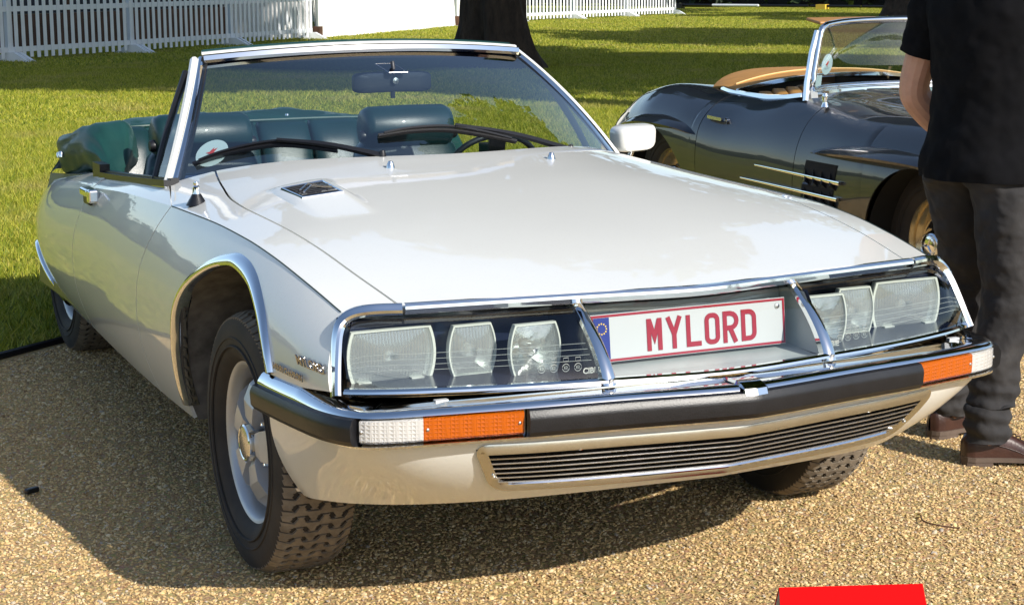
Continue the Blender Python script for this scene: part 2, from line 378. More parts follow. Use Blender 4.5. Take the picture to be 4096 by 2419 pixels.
def rear_wing(side):
    mb = MB(); y0 = 1.822
    yt = np.r_[np.linspace(y0, 2.45, 16, endpoint=False), np.linspace(2.45, 3.42, 34, endpoint=False), np.linspace(3.42, 3.87, 10)]
    bot = seg((1.906, .280), tuple(RARCH[0]), 16)+list(RARCH)+seg((3.39, .30), (3.86, .34), 10, True)
    bul = np.r_[np.linspace(.055, 0, 16), np.zeros(44)]
    G = side_patch(crease_pts(yt), bot, 24, side, bul)
    S = []
    for i, y in enumerate(yt):
        row = []; x0 = float(np.interp(y, [1.8, 2.2, 2.9, 3.87], [.748, .72, .63, .40])); z0 = float(zk(y))+float(np.interp(y, [1.8, 2.2, 2.9, 3.87], [.036, .036, .03, .026]))
        for q in np.linspace(0, 1, 7):
            a = 1-q; row.append((side*(x0*a+float(ak(y))*q), y, z0*a+float(zk(y))*q+.006*4*q*a))
        S.append(row)
    S = np.array(S); S[:, -1] = G[:, 0]
    mb.grid(np.concatenate([S, G[:, 1:]], axis=1), flip=(side > 0))
    o = mb.obj('rear_wing', M['cream'], CAR, sharp=40); solid(o, .010); return o
WING = {s: front_wing(s) for s in (-1, 1)}
DOOR = {s: door(s) for s in (-1, 1)}
RWING = {s: rear_wing(s) for s in (-1, 1)}

# bonnet with the raised vent fairing on its right half
def vent_bump(x, y):
    w = np.clip(1-(np.abs(x+.549)/.080)**6, 0, 1); ly = y-.33
    l = np.where(ly > 0, np.clip(1-(ly/.115)**6, 0, 1), np.where(ly > -.09, 1.0, np.clip(1-(-ly-.09)/.24, 0, 1)**1.4))
    return .015*np.sqrt(w)*l
def bonnet():
    mb = MB(); s = np.linspace(-1, 1, 121); t = np.linspace(0, 1, 90); G = []
    for ss in s:
        a = abs(ss); ys_ = -.771+.112*(math.sqrt(a*a+.0016)-.04); ye = .628+.265*a**2.1
        yy = ys_+(ye-ys_)*t; x = ss*(xb(yy)-.003); G.append(np.stack([x, yy, Zt(x, yy)+vent_bump(x, yy)], 1))
    mb.grid(np.array(G)); o = mb.obj('bonnet', M['cream'], CAR, sharp=60); solid(o, .012); return o
BONNET = bonnet()
def on_bonnet(x, y, d=0): return (x, y, float(Zt(np.array(x), np.array(y))+vent_bump(np.array(x), np.array(y)))+d)

# boot lid and tail
def boot():
    mb = MB(); G = []
    for y in np.linspace(3.0, 3.868, 26):
        w = float(np.interp(y, [1.8, 2.2, 2.9, 3.87], [.748, .72, .63, .40]))-.004; z0 = float(zk(y))+float(np.interp(y, [2.9, 3.87], [.03, .026]))
        G.append([(w*s, y, z0+.035*(1-s*s)) for s in np.linspace(-1, 1, 25)])
    mb.grid(np.array(G), flip=True); o = mb.obj('boot_lid', M['cream'], CAR, sharp=50); solid(o, .01)
    mb = MB(); G = []
    for v in np.linspace(0, 1, 10):
        row = []
        for s in np.linspace(-1, 1, 25):
            z = .60*(1-v)+.34*v; x = s*float(Xs(np.array(3.86), np.array(min(z, .55)))); z = z if abs(s) < .75 else z-(abs(s)-.75)*.16*(1-v); row.append((x, 3.868+.03*math.sin(v*3.14)-.02*s*s, z))
        G.append(row)
    mb.grid(np.array(G)); o = mb.obj('tail_panel', M['cream'], CAR); solid(o, .01)
    mb = MB(); P = [(s*.44, 3.90-.03*abs(s)**3, .43) for s in np.linspace(-1, 1, 20)]; mb.sweep(P, [(-.02, -.04), (.03, -.04), (.03, .04), (-.02, .04)]); mb.obj('rear_bumper', M['chrome'], CAR)
    for s in (-1, 1):
        MB().box((s*.30, 3.890, .52), (.20, .02, .06)).obj('tail_lamp', M['amber'], CAR)
boot()
# floor pan, bulkheads, inner wings: everything that closes the shell
def shell():
    mb = MB()
    mb.grid(np.array([[(s*.78, y, .30) for s in (-1, 1)] for y in (-.30, .35, 1.2, 2.4)]))
    mb.grid(np.array([[(s*.42, y, .39) for s in (-1, 1)] for y in (-.74, -.3)]))
    mb.grid(np.array([[(s*.55, y, .36) for s in (-1, 1)] for y in (2.4, 3.4, 3.85)]))
    mb.grid(np.array([[(s*.60, .42, z) for s in (-1, 1)] for z in (.30, .86)]))      # firewall
    mb.grid(np.array([[(s*.50, y, .66) for s in (-1, 1)] for y in (-.55, .42)]))
    mb.obj('underbody', M['void'], CAR, smooth=False)
    for s in (-1, 1):
        mb = MB(); A = np.array(ARCH)
        G = [[(s*(float(Xs(np.array(y), np.array(z)))-.012-k), y, z-.006) for k in (0, .05, .22, .36)] for y, z in A]
        mb.grid(np.array(G)); mb.add([(s*.52, y, z) for y, z in A], [tuple(range(len(A)))])
        mb.obj('wheel_arch_liner', M['liner'], CAR)
        mb = MB(); A = np.array(RARCH)+[0, .05]
        G = [[(s*(float(Xs(np.array(y), np.array(z)))-.014-k), y, z+k*.35) for k in (0, .05, .2, .28)] for y, z in A]
        mb.grid(np.array(G)); mb.obj('wheel_arch_liner', M['void'], CAR)
        # inner sill and door inner skins
        mb = MB(); mb.grid(np.array([[(s*.80, y, .30), (s*.78, y, .55), (s*.735, y, float(np.interp(y, [.9, 1.55, 2.2, 2.9], [.87, .822, .78, .72])))] for y in np.linspace(.60, 2.9, 24)]))
        mb.obj('door_lining', M['green_leather'], CAR)
shell()

# wheel-arch chrome
def arch_trim(curve, side, w, c, name='wheel_arch_trim', taper=None):
    A = resample(curve, 70); mb = MB(); G = []; c = np.array(c)
    T = np.gradient(A, axis=0); T /= np.linalg.norm(T, axis=1)[:, None]; N = np.stack([-T[:, 1], T[:, 0]], 1)
    for i, (p, n) in enumerate(zip(A, N)):
        if np.dot(n, p-c) < 0: n = -n
        k = 1.0 if taper is None else float(np.interp(i/69, *taper)); row = []
        for d, h in ((-.004, -.03), (-.006, .002), (-.003, .009), (.004, .0135), (w*.45*k+.004, .0135), (w*.8*k+.006, .009), (w*k+.006, .002), (w*k+.008, -.004)):
            q = p+n*d; row.append((side*(float(Xs(np.array(q[0]), np.array(q[1])))+h), q[0], q[1]))
        G.append(row)
    mb.grid(np.array(G), flip=(side < 0)); return mb.obj(name, M['chrome'], CAR, sharp=50)
for s in (-1, 1):
    arch_trim(ARCH[1:-2], s, .022, (.05, .48), taper=([0, .12, .3, .6, 1], [.35, .7, 1, .75, .35])); arch_trim(RARCH, s, .018, (2.94, -.6))

# ---- chrome around the lamp window
TOPL = [(0, -.776, .766), (.22, -.742, .765), (.45, -.704, .764), (.62, -.676, .763), (.68, -.666, .7625)]
CORN = [(.686, -.665, .7625), (.745, -.646, .7620), (.786, -.630, .7555), (.811, -.626, .740), (.826, -.635, .715), (.838, -.655, .670), (.848, -.677, .62), (.853, -.690, .592)]
def strip(path, name, parent=CAR, w=.025, h=.012, n=40, crown=.006):
    P = cat(path, n); mb = MB()
    T = np.gradient(P, axis=0); T /= np.linalg.norm(T, axis=1)[:, None]
    c = np.array((0, 0.2, .60)); outd = P-c; outd[:, 1] -= 0
    F = np.tile(np.array((0, -1., 0)), (len(P), 1)); F[:, 0] = np.sign(P[:, 0]+1e-9)*np.clip((np.abs(P[:, 0])-.70)*5, 0, .75)
    F -= (F*T).sum(1)[:, None]*T; F /= np.linalg.norm(F, axis=1)[:, None]; B = np.cross(T, F)
    # B: across the strip, F: facing out
    G = []
    for p, f, b in zip(P, F, B):
        G.append([p+b*a+f*k for a, k in ((-w*.5, -h), (-w*.5, 0), (-w*.28, crown*.8), (-w*.02, crown), (w*.0, crown*.9), (w*.28, crown*.25), (w*.5, -.004), (w*.5, -h))])
    mb.grid(np.array(G)); return mb.obj(name, M['chrome'], parent, fix=True, sharp=28)
def mir(P): return [(-x, y, z) for x, y, z in P]
strip([*mir(TOPL)[::-1][:-1], *TOPL], 'bonnet_edge_trim', n=61)
strip(CORN, 'lamp_surround_trim'); strip(mir(CORN), 'lamp_surround_trim')
BOTL = [(0, -.906, .600), (.29, -.878, .603), (.50, -.838, .603), (.68, -.780, .601), (.77, -.738, .599), (.815, -.706, .597), (.832, -.690, .596)]
strip([*mir(BOTL)[::-1][:-1], *BOTL], 'lamp_sill_trim', n=81, w=.019, crown=.009)

# glass covers: surface between the top and bottom lines with a forward belly
def gp(x, v):
    """point on the lamp window, x across, v 0 top..1 bottom"""
    xa = abs(x); T_ = np.array(TOPL+CORN[1:4]); B_ = np.array(BOTL)
    yt = np.interp(xa, T_[:, 0], T_[:, 1]); zt = np.interp(xa, T_[:, 0], T_[:, 2])-.016
    yb = np.interp(xa, B_[:, 0], B_[:, 1]); zb = .606
    return (x, yt*(1-v)+yb*v+.012-.026*4*v*(1-v)*.8, zt*(1-v)+zb*v)
def cover(x0, x1, name):
    mb = MB(); xs = np.linspace(x0, x1, 26)
    mb.grid(np.array([[gp(x, v) for v in np.linspace(0, 1, 14)] for x in xs])); o = mb.obj(name, M['clear'], CAR); return o
COVER = {-1: cover(-.825, -.295, 'headlamp_cover'), 0: cover(-.283, .283, 'plate_cover'), 1: cover(.295, .825, 'headlamp_cover')}
for s in (-1, 1):
    P = np.array([gp(s*.289, v) for v in np.linspace(-.05, 1.06, 24)]); P[:, 1] -= .012
    mb = MB(); G = [[(p[0]+dx*k, p[1]+dy, p[2]) for dx, dy in ((-.014, .02), (-.014, 0), (-.009, -.006), (.001, -.008), (.010, -.005), (.014, 0), (.014, .02))] for p, k in zip(P, np.linspace(.85, 1.15, 24))]
    mb.grid(np.array(G), flip=True); bar = mb.obj('window_bar', M['chrome'], CAR, fix=True, sharp=35)
    mb = MB(); mb.lathe([(0, -.004), (.0055, -.003), (.006, 0), (.006, .008)], c=(s*.289, gp(.289, 1)[1]-.020, .606), axis='y', n=14); mb.obj('screw', M['steel'], bar)
    # fine heating wires and printed marks on the inside of the cover
    for i, v in enumerate((.50, .575, .65, .725)):
        mb = MB(); mb.tube([tuple(np.array(gp(s*x, v+.03*(x-.56)))+(0, .004, 0)) for x in np.linspace(.31, .815, 18)], .00045, 5); mb.obj('heating_wire', M['line'], COVER[s])
    for i in range(4):
        xx = s*(.345+.027*i) if s > 0 else s*(.345+.027*(3-i)); p = np.array(gp(xx, .80))+(0, .003, 0)
        mb = MB(); mb.tube([(p[0]+.0085*math.cos(a), p[1]-.004*math.sin(a)*0, p[2]+.0085*math.sin(a)) for a in np.linspace(0, 2*math.pi, 18, endpoint=False)], .0007, 4, closed=True); ro = mb.obj('approval_mark', M['line'], COVER[s])
        put('print', text_mesh('E2', .009, M['line'], .0002), COVER[s], tuple(p), (R(90), 0, 0))
        mb = MB()
        mb.tube([(p[0]+a*.006, p[1], p[2]+.018+b*.004) for a, b in ((-1, -1), (1, -1), (1, 1), (-1, 1))], .0007, 4, closed=True); mb.obj('print', M['line'], COVER[s])
    p = np.array(gp(s*.318 if s < 0 else s*.315, .86))+(0, .003, 0)
    put('print', text_mesh('CIBIE', .018, M['line'], .0003, .0004), COVER[s], (p[0], p[1], p[2]), (R(90), 0, 0))

# housing behind the covers
def housing():
    for s in (-1, 1):
        mb = MB(); xs = np.linspace(.298, .815, 14)
        bk = lambda x: -.60
        mb.grid(np.array([[(s*x, bk(x), .60), (s*x, bk(x), .745)] for x in xs]))
        mb.grid(np.array([[(s*x, gp(x, 1)[1]+.003, .6005), (s*x, bk(x), .5995)] for x in xs]))
        mb.grid(np.array([[(s*x, gp(x, 0)[1]+.002, gp(x, 0)[2]-.006), (s*x, bk(x), .742)] for x in xs]))
        mb.grid(np.array([[(s*.822, -.69, .597), (s*.822, -.60, .597)], [(s*.812, -.65, .68), (s*.812, -.60, .68)], [(s*.788, -.622, .735), (s*.788, -.60, .735)]]))
        mb.grid(np.array([[(s*.300, -.87, .60), (s*.300, -.60, .60)], [(s*.300, -.765, .742), (s*.300, -.60, .742)]]))
        mb.obj('lamp_housing', M['housing'], CAR, smooth=False)
    mb = MB(); xs = np.linspace(-.287, .287, 13)
    mb.grid(np.array([[(x, gp(x, 1)[1]+.003, .602), (x, -.81, .600), (x, -.70, .605)] for x in xs]))
    mb.grid(np.array([[(x, -.70, .600), (x, -.66, .74)] for x in xs]))
    for s in (-1, 1): mb.grid(np.array([[(s*.2875, -.875, .602), (s*.2875, -.70, .602)], [(s*.2875, -.77, .74), (s*.2875, -.66, .74)]]))
    mb.obj('plate_recess', M['pale_in'], CAR, smooth=False)
    mb = MB(); mb.grid(np.array([[(x, gp(x, 0)[1]+.002, gp(x, 0)[2]-.004), (x, -.66, .735)] for x in xs])); mb.obj('plate_recess_roof', M['trim_black'], CAR, smooth=False)
housing()

# headlamps
def barrel(w, h, side_bulge, n=10):
    """closed outline (x,z) of a lamp with bulging sides"""
    P = []
    for t in np.linspace(-1, 1, n): P.append((t*w/2, -h/2))
    for t in np.linspace(-1, 1, n)[1:]: P.append((w/2+side_bulge*(1-t*t), t*h/2))
    for t in np.linspace(1, -1, n)[1:]: P.append((t*w/2, h/2))
    for t in np.linspace(1, -1, n)[1:-1]: P.append((-w/2-side_bulge*(1-t*t), t*h/2))
    return np.array(P)
def headlamp(cx, cy, cz, w, h, bulge, plain):
    root = empty('headlamp', CAR, (cx, cy, cz)); O = barrel(w, h, bulge); n = len(O)
    def ring(k, y, o=0): return [(x*k, y, z*k) for x, z in O]
    mb = MB(); mb.grid(np.array([ring(.99, .012), ring(1.0, .0), ring(.985, -.004), ring(.93, -.004), ring(.90, .001), ring(.90, .012)]), wv=True); mb.obj('bezel', M['bezel'], root, fix=True, sharp=30)
    mb = MB(); G = []
    for k in np.linspace(.93, 0.0, 9): G.append([(x*k, .012+.085*(1-(k/.93)**2), z*k) for x, z in O])
    mb.grid(np.array(G), wv=True); mb.obj('reflector', M['reflector'], root, fix=False)
    mb = MB(); G = []
    for k in np.linspace(.93, 0, 7): G.append([(x*k, -.001-.010*(1-(k/.93)**2), z*k) for x, z in O])
    for k in np.linspace(0, .93, 7): G.append([(x*k, .003-.010*(1-(k/.93)**2), z*k) for x, z in O])
    mb.grid(np.array(G), wv=True); mb.obj('lens', M['lens_plain'] if plain else M['lens'], root, fix=True, sharp=None)
    mb = MB(); mb.lathe([(0, .0), (.012, .002), (.016, .008), (.016, .04), (.010, .055)], c=(0, .012, -.004), axis='y', n=20); mb.obj('bulb_shield', M['steel'], root)
    return root
for s in (-1, 1):
    headlamp(s*.697, -.622, .6535, .190, .121, .012, False)
    headlamp(s*.516, -.654, .6545, .092, .119, .013, False)
    headlamp(s*.388, -.712, .653, .102, .124, .013, True)
    for xx, yy, zz in ((s*.765, -.628, .5985), (s*.64, -.628, .5985)): MB().box((xx, yy, zz), (.030, .018, .007)).obj('lamp_bracket', M['bezel'], CAR, smooth=False)

# number plate
PL = empty('number_plate', CAR, (0, -.735, .668)); PL.rotation_euler = (R(-6.5), 0, 0)
bevel(MB().box((0, .001, 0), (.52, .002, .110)).obj('plate_back', M['plate_white'], PL, smooth=False), .0008, 1)
def ribbon(P, w, closed=False, y=0, mats=None, th=.0008):
    P = [np.array(p, float) for p in P]; n = len(P); L = []
    for i in range(n):
        a, b, c = P[i-1] if (i or closed) else None, P[i], P[(i+1) % n] if (i < n-1 or closed) else None
        if a is None: d = (c-b)/np.linalg.norm(c-b); nn = np.array((-d[1], d[0])); L.append((b+nn*w/2, b-nn*w/2)); continue
        if c is None: d = (b-a)/np.linalg.norm(b-a); nn = np.array((-d[1], d[0])); L.append((b+nn*w/2, b-nn*w/2)); continue
        d1 = (b-a)/np.linalg.norm(b-a); d2 = (c-b)/np.linalg.norm(c-b); n1 = np.array((-d1[1], d1[0])); n2 = np.array((-d2[1], d2[0])); m = n1+n2; m /= np.linalg.norm(m); k = min(1/max(np.dot(m, n1), .25), 3.0)
        L.append((b+m*w/2*k, b-m*w/2*k))
    G = np.array([[(p[0], y, p[1]) for p in r] for r in L]); mb = MB(); mb.grid(G, wu=closed); return mb
bw = ribbon([(-.2555, -.0505), (.2555, -.0505), (.2555, .0505), (-.2555, .0505)], .0055, True, -.0010); bw.obj('plate_border', M['plate_red'], PL, smooth=False)
MB().grid(np.array([[(-.252, -.0011, z), (-.212, -.0011, z)] for z in (-.047, .047)])).obj('plate_band', M['plate_blue'], PL, smooth=False)
for k in range(12):
    a = k*math.pi/6; mb = MB(); mb.poly([(-.232+.012*math.sin(a)+.0022*math.cos(b), -.0016, .022+.012*math.cos(a)+.0022*math.sin(b)) for b in np.linspace(0, 2*math.pi, 6)[:-1]]); mb.obj('plate_star', M['gold'], PL, smooth=False)
def arcp(cx, cy, r, a0, a1, n=6): return [(cx+r*math.cos(t), cy+r*math.sin(t)) for t in np.linspace(R(a0), R(a1), n)]
LH, LW, LT = .074, .040, .0115
def letters():
    h, w, t = LH/2, LW/2, LT; i = h-t/2; e = w-t/2
    return {'M': [([(-e, -h), (-e, h), ], 0), ([(-e+.001, h-.002), (0, -.006), (e-.001, h-.002)], 0), ([(e, h), (e, -h)], 0)],
            'Y': [([(-e-.002, h), (0, -.004), (e+.002, h)], 0), ([(0, -.002), (0, -h)], 0)],
            'L': [([(-e, h), (-e, -i), (w, -i)], 0)],
            'O': [(arcp(-.003, i-.012, .0115, 180, 90)[::1]+arcp(.003, i-.012, .0115, 90, 0)+arcp(.003, -i+.012, .0115, 0, -90)+arcp(-.003, -i+.012, .0115, -90, -180), 1)],
            'R': [([(-e, -h), (-e, h-.0001)], 0), ([(-e, i), (0, i)]+arcp(.001, i-.017, .0165, 85, -85, 9)+[(-e, i-.034)], 0), ([(-.001, -.001), (e, -h)], 0)],
            'D': [([(-e, -h), (-e, h)], 0), ([(-w, i), (0, i)]+arcp(.002, i-.014, .0138, 80, 0)+arcp(.002, -i+.014, .0138, 0, -80)+[(-w, -i)], 0)]}
for ch, x in zip('MYLORD', (-.096, -.044, .008, .058, .107, .157)):
    mb = MB()
    for k, (st, cl) in enumerate(letters()[ch]): mb.add(*(lambda r: (r.v, r.f))(ribbon(st, LT, bool(cl), -.0012-.0002*k)))
    put('plate_letter', mb.mesh('plate_letter', M['plate_red'], smooth=False), PL, (x, 0, -.002))
for xx, zz in ((-.236, -.038), (.238, .036)): 
    mb = MB(); mb.lathe([(0, -.004), (.006, -.003), (.007, 0)], c=(xx, 0, zz), axis='y', n=12); mb.obj('screw', M['steel'], PL)

# ---- bumper
BP = [(0, -1.006, .585), (.12, -.990, .585), (.30, -.958, .584), (.51, -.920, .581), (.721, -.858, .574), (.80, -.824, .570), (.838, -.794, .568), (.866, -.740, .566), (.884, -.66, .563), (.897, -.52, .559), (.906, -.39, .556), (.909, -.315, .554)]
BPH = cat(BP, 160)
def bpath(x0, x1=None, y1=None, n=40):
    """piece of the half path from lateral x0 to x1 (or to longitudinal y1)"""
    i0 = int(np.argmin(np.abs(BPH[:, 0]-x0)+(BPH[:, 1] > -.5)*9)) if x0 is not None else 0
    i1 = int(np.argmin(np.abs(BPH[:, 0]-x1)+(BPH[:, 1] > -.6)*9)) if x1 is not None else int(np.argmin(np.abs(BPH[:, 1]-y1)))
    return resample(BPH[i0:i1+1], n)
def bframe(P):
    T = np.gradient(P, axis=0); T[:, 2] = 0; T /= np.linalg.norm(T, axis=1)[:, None]; return np.stack([T[:, 1], -T[:, 0], np.zeros(len(T))], 1)
def bsweep(P, prof, side=1, closed_prof=True, N=None):
    N = bframe(P) if N is None else N; G = np.array([[p+n*a+np.array((0, 0, b)) for a, b in prof] for p, n in zip(P, N)])
    G[..., 0] *= side; return G
full = np.vstack([BPH[::-1][:-1]*[-1, 1, 1], BPH]); Nh = bframe(BPH); Nh[0] = (0, -1, 0); Nf = np.vstack([Nh[::-1][:-1]*[-1, 1, 1], Nh])
sidef = np.clip((np.abs(full[:, 1]+.79)*(full[:, 1] > -.79))/.25, 0, 1)      # 0 in front, 1 along the side
prof = np.array([(-.095, .004), (-.090, .010), (-.062, .009), (-.045, .0075), (-.026, .0085), (-.010, .0075), (-.001, .001), (.001, -.003), (-.004, -.006), (-.020, -.007), (-.020, -.060), (-.006, -.0615), (.002, -.065), (.001, -.070), (-.010, -.073), (-.030, -.071)])
prof2 = np.array([(-.030, .012), (-.028, .020), (-.022, .023), (-.016, .022), (-.010, .018), (-.004, .010), (.001, .002), (.002, -.003), (-.004, -.006), (-.016, -.007), (-.016, -.058), (-.010, -.059), (-.006, -.061), (-.006, -.063), (-.010, -.065), (-.020, -.065)])
G = np.array([[p+n*a+np.array((0, 0, b)) for a, b in prof*(1-k)+prof2*k] for p, n, k in zip(full, Nf, sidef)])
BUMPER = MB().grid(G, flip=True).obj('front_bumper', M['chrome'], CAR, sharp=38)
def rub(P, side, ends=True):
    pr = np.array([(-.018, -.004), (.004, -.0035), (.013, -.006), (.020, -.018), (.021, -.026), (.019, -.052), (.010, -.0635), (-.002, -.066), (-.018, -.066)])
    mb = MB(); G = bsweep(P, pr, side); n, m = G.shape[:2]
    # pull the ends back so they close with a chamfer
    G0 = bsweep(P[:1]-(P[1:2]-P[:1])*.02, pr*[.0, 1]+[-.012, 0], side, N=bframe(P)[:1]); G1 = bsweep(P[-1:], pr*[.0, 1]+[-.012, 0], side, N=bframe(P)[-1:])
    mb.grid(np.concatenate([G0, G, G1]), flip=(side > 0)); return mb.obj('rubber_strip', M['rubber'], BUMPER, fix=True, sharp=30)
hp = bpath(0, .503, n=40); hpm = np.vstack([hp[::-1][:-1]*[-1, 1, 1], hp])
rub(hpm, 1)
for s in (-1, 1):
    rub(bpath(.842, y1=-.318, n=40), s)
    for nm, a, b in (('indicator_lens', .511, .720), ('side_lamp_lens', .7225, .836)):
        P = bpath(a, b, n=24); pr = np.array([(-.018, -.0085), (-.004, -.0085), (.0005, -.011), (.001, -.030), (.0, -.054), (-.004, -.0585), (-.018, -.0585)])
        mb = MB(); G = bsweep(P, pr, s); G0 = bsweep(P[:1], pr*[0, 1]+[-.018, 0], s, N=bframe(P)[:1]); G1 = bsweep(P[-1:], pr*[0, 1]+[-.018, 0], s, N=bframe(P)[-1:])
        mb.grid(np.concatenate([G0, G, G1]), flip=(s > 0)); mb.obj(nm, M['amber'] if 'ind' in nm else M['clearlens'], BUMPER, fix=True, sharp=35)
        for q in ((1, -2) if 'ind' in nm else (-2,)):
            p = P[q]+bframe(P)[q]*.0015; mb = MB(); mb.lathe([(0, -.002), (.0035, -.001), (.004, .003)], c=(s*p[0], p[1], p[2]-.033), axis='y', n=10); mb.obj('screw', M['steel'], BUMPER)
# chrome clasp on the bumper's point
mb = MB(); G = []
for dx in (-.031, -.028, -.003, 0, .003, .028, .031):
    k = 0.0 if abs(dx) > .030 else 1.0; yo = abs(dx)*.17
    G.append([(dx, -.925+yo, .594), (dx, -.940+yo, .600*k+.594*(1-k)), (dx, -.978+yo, .601*k+.594*(1-k)), (dx, -1.004+yo, .596*k+.590*(1-k)), (dx, -1.018+yo, .588), (dx, -1.024+yo+.006*(1-k), .574), (dx, -1.012+yo, .570)])
mb.grid(np.array(G), flip=False); mb.obj('bumper_clasp', M['chrome'], BUMPER, fix=True, sharp=30)
for xx in (-.655, .735): MB().box((xx, -.80+.0 if xx < 0 else -.765, .5845), (.030, .014, .006)).obj('bumper_clip', M['plate_white'], BUMPER, smooth=False)

# ---- front valance with grille opening
VB = cat([(0, -.862, .350), (.3, -.815, .343), (.5, -.745, .330), (.65, -.640, .312), (.75, -.52, .295), (.805, -.40, .281), (.815, -.345, .277)], 160)
def vp(u, v):
    """valance point: u 0 centre..1 wheel arch, v 0 under bumper..1 bottom edge"""
    i = u*(len(BPH)-1); t = BPH[int(i)]*(1-(i-int(i)))+BPH[min(int(i)+1, 159)]*(i-int(i)); n = Nh[int(i)]
    t = t+n*(-.026)+np.array((0, 0, -.062)); b = VB[int(i)]*(1-(i-int(i)))+VB[min(int(i)+1, 159)]*(i-int(i))
    p = t*(1-v)+b*v+n*.022*4*v*(1-v); return p
ZG1, ZG2, ug = .488, .374, .470
def vz(u, z):
    """v on the valance for a given height"""
    a, b = vp(u, 0)[2], vp(u, 1)[2]; return float(np.clip((a-z)/(a-b), 0, 1))
def pz(u, z, s=1): return vp(abs(u), vz(abs(u), z))*np.array((s, 1, 1))
def valance():
    mb = MB(); us = np.r_[np.linspace(0, ug, 44, endpoint=False), np.linspace(ug, 1, 40)]
    for s in (-1, 1):
        P = lambda u, v: vp(u, v)*np.array((s, 1, 1)); fl = (s > 0); V = []
        for u in us:
            a, b = vz(u, ZG1-.004), vz(u, ZG2+.004); V.append([P(u, v) for v in np.r_[np.linspace(0, a, 6), np.linspace(a, b, 14)[1:-1], np.linspace(b, 1, 6)]])
        V = np.array(V); k = int((us <= ug+1e-6).sum())
        mb.grid(V[:k, :6], flip=fl); mb.grid(V[:k, -6:], flip=fl); mb.grid(V[k-1:], flip=fl)
    o = mb.obj('front_valance', M['cream'], CAR, sharp=50, weld=.0004); solid(o, .006)
    mb = MB()
    for s in (-1, 1): mb.grid(np.array([[vp(u, 1)*np.array((s, 1, 1)), (vp(u, 1)+np.array((-.03*u, .05, -.004)))*np.array((s, 1, 1))] for u in us]), flip=(s > 0))
    mb.obj('valance_lip', M['cream'], CAR)
valance()
def grille():
    half = [(u, ZG1) for u in np.linspace(0, .448, 30)]+[(.448+.021*math.sin(a), ZG1-.022*(1-math.cos(a))) for a in np.linspace(0, math.pi/2, 8)[1:]]
    half += [(.469+.010*t, ZG1-.022-.068*t) for t in np.linspace(0, 1, 8)[1:]]+[(.479-.022*(1-math.cos(a)), ZG2+.024-.024*math.sin(a)) for a in np.linspace(0, math.pi/2, 8)[1:]]
    half += [(u, ZG2) for u in np.linspace(.457, 0, 28)[1:]]
    outl = [(u, z, 1) for u, z in half]+[(u, z, -1) for u, z in half[::-1][1:-1]]; n = len(outl); C3 = np.array([pz(u, z, s) for u, z, s in outl]); G = []
    T3 = np.roll(C3, -1, 0)-np.roll(C3, 1, 0); T3 /= np.linalg.norm(T3, axis=1)[:, None]
    for (u, z, s), p, t in zip(outl, C3, T3):
        nn = Nh[int(u*159)]*np.array((s, 1, 1)); d = np.cross(nn, t); d /= np.linalg.norm(d); ctr = np.array((0, p[1], .42)); d = d if np.dot(d, np.array((-p[0]*.05, 0, .42-p[2]))) > 0 else -d
        w = .016
        G.append([p-d*.008+nn*-.004, p-d*.007+nn*.006, p+d*.002+nn*.008, p+d*w+nn*.006, p+d*(w+.002)+nn*-.02])
    g = MB().grid(np.array(G), wu=True).obj('grille', M['chrome_dusty'], CAR, fix=True, sharp=32)
    mb = MB()
    for s in (-1, 1): mb.grid(np.array([[pz(u, z, s)+np.array((0, .045, 0)) for z in (.52, .44, .36)]+[pz(u, .36, s)*np.array((1, 1, 0))+np.array((0, .10, .335))] for u in np.linspace(0, .56, 34)]))
    mb.obj('grille_backing', M['void'], g)
    for k in range(7):
        z = .4705-.0133*k; ue = .458+.0012*k; us = np.linspace(-ue, ue, 61)
        P = np.array([pz(u, z, 1 if u >= 0 else -1)+np.array((0, .006, 0)) for u in us])
        mb = MB(); mb.sweep(P, [(-.012, -.0010), (-.010, -.0016), (.006, -.0018), (.0075, -.0003), (.006, .0014), (-.010, .0016)]); mb.obj('grille_slat', M['steel'], g, sharp=35)
    P = np.array([pz(abs(u), ZG2+.012, 1 if u >= 0 else -1)+np.array((0, -.006, 0)) for u in np.linspace(-.452, .452, 60)])
    MB().sweep(P, [(-.003, -.003), (.003, -.003), (.004, 0), (.002, .003), (-.003, .003)]).obj('grille_lower_trim', M['chrome'], g, sharp=50)
    for s in (-1, 1):
        for u, z in ((.470, .410), (.30, .474)):
            p = pz(u, z, s); mb = MB(); mb.lathe([(0, -.012), (.004, -.011), (.005, -.006)], c=p, axis='y', n=10); mb.obj('screw', M['chrome'], g)
grille()
# fine seam along the wing crease
for s in (-1, 1):
    P = [(s*(float(ak(y))+.0006), y, float(zk(y))+.0002) for y in np.linspace(-.592, .685, 60)]; MB().tube(P, .0016, 6).obj('wing_seam', M['seam'], WING[s])
# ---- windscreen
def gs(s, v):
    a = abs(s); B = np.array((.735*s, .635+.35*a**2.2, .953-.073*a**2.2)); T = np.array((.545*s, 1.272+.072*s*s, 1.236-.026*s*s))
    return B*(1-v)+T*v+np.array((0, -.03, .012))*4*v*(1-v)
WS = MB().grid(np.array([[gs(s, v) for v in np.linspace(-.03, 1.0, 24)] for s in np.linspace(-1, 1, 49)]), flip=True).obj('windscreen', M['glass'], CAR, sharp=None)
def frame_bar(path, prof, name, mat, parent=CAR, up=(0, 0, 1), **k):
    mb = MB(); mb.sweep(path, prof, up=up, **k); return mb.obj(name, mat, parent, fix=True, sharp=35)
top = np.array([gs(s, 1.0) for s in np.linspace(-1, 1, 41)])
frame_bar(top+np.array((0, -.004, -.004)), [(-.014, -.012), (-.014, .004), (.006, .004), (.006, -.012)], 'glass_seal', M['trim_black'], WS)
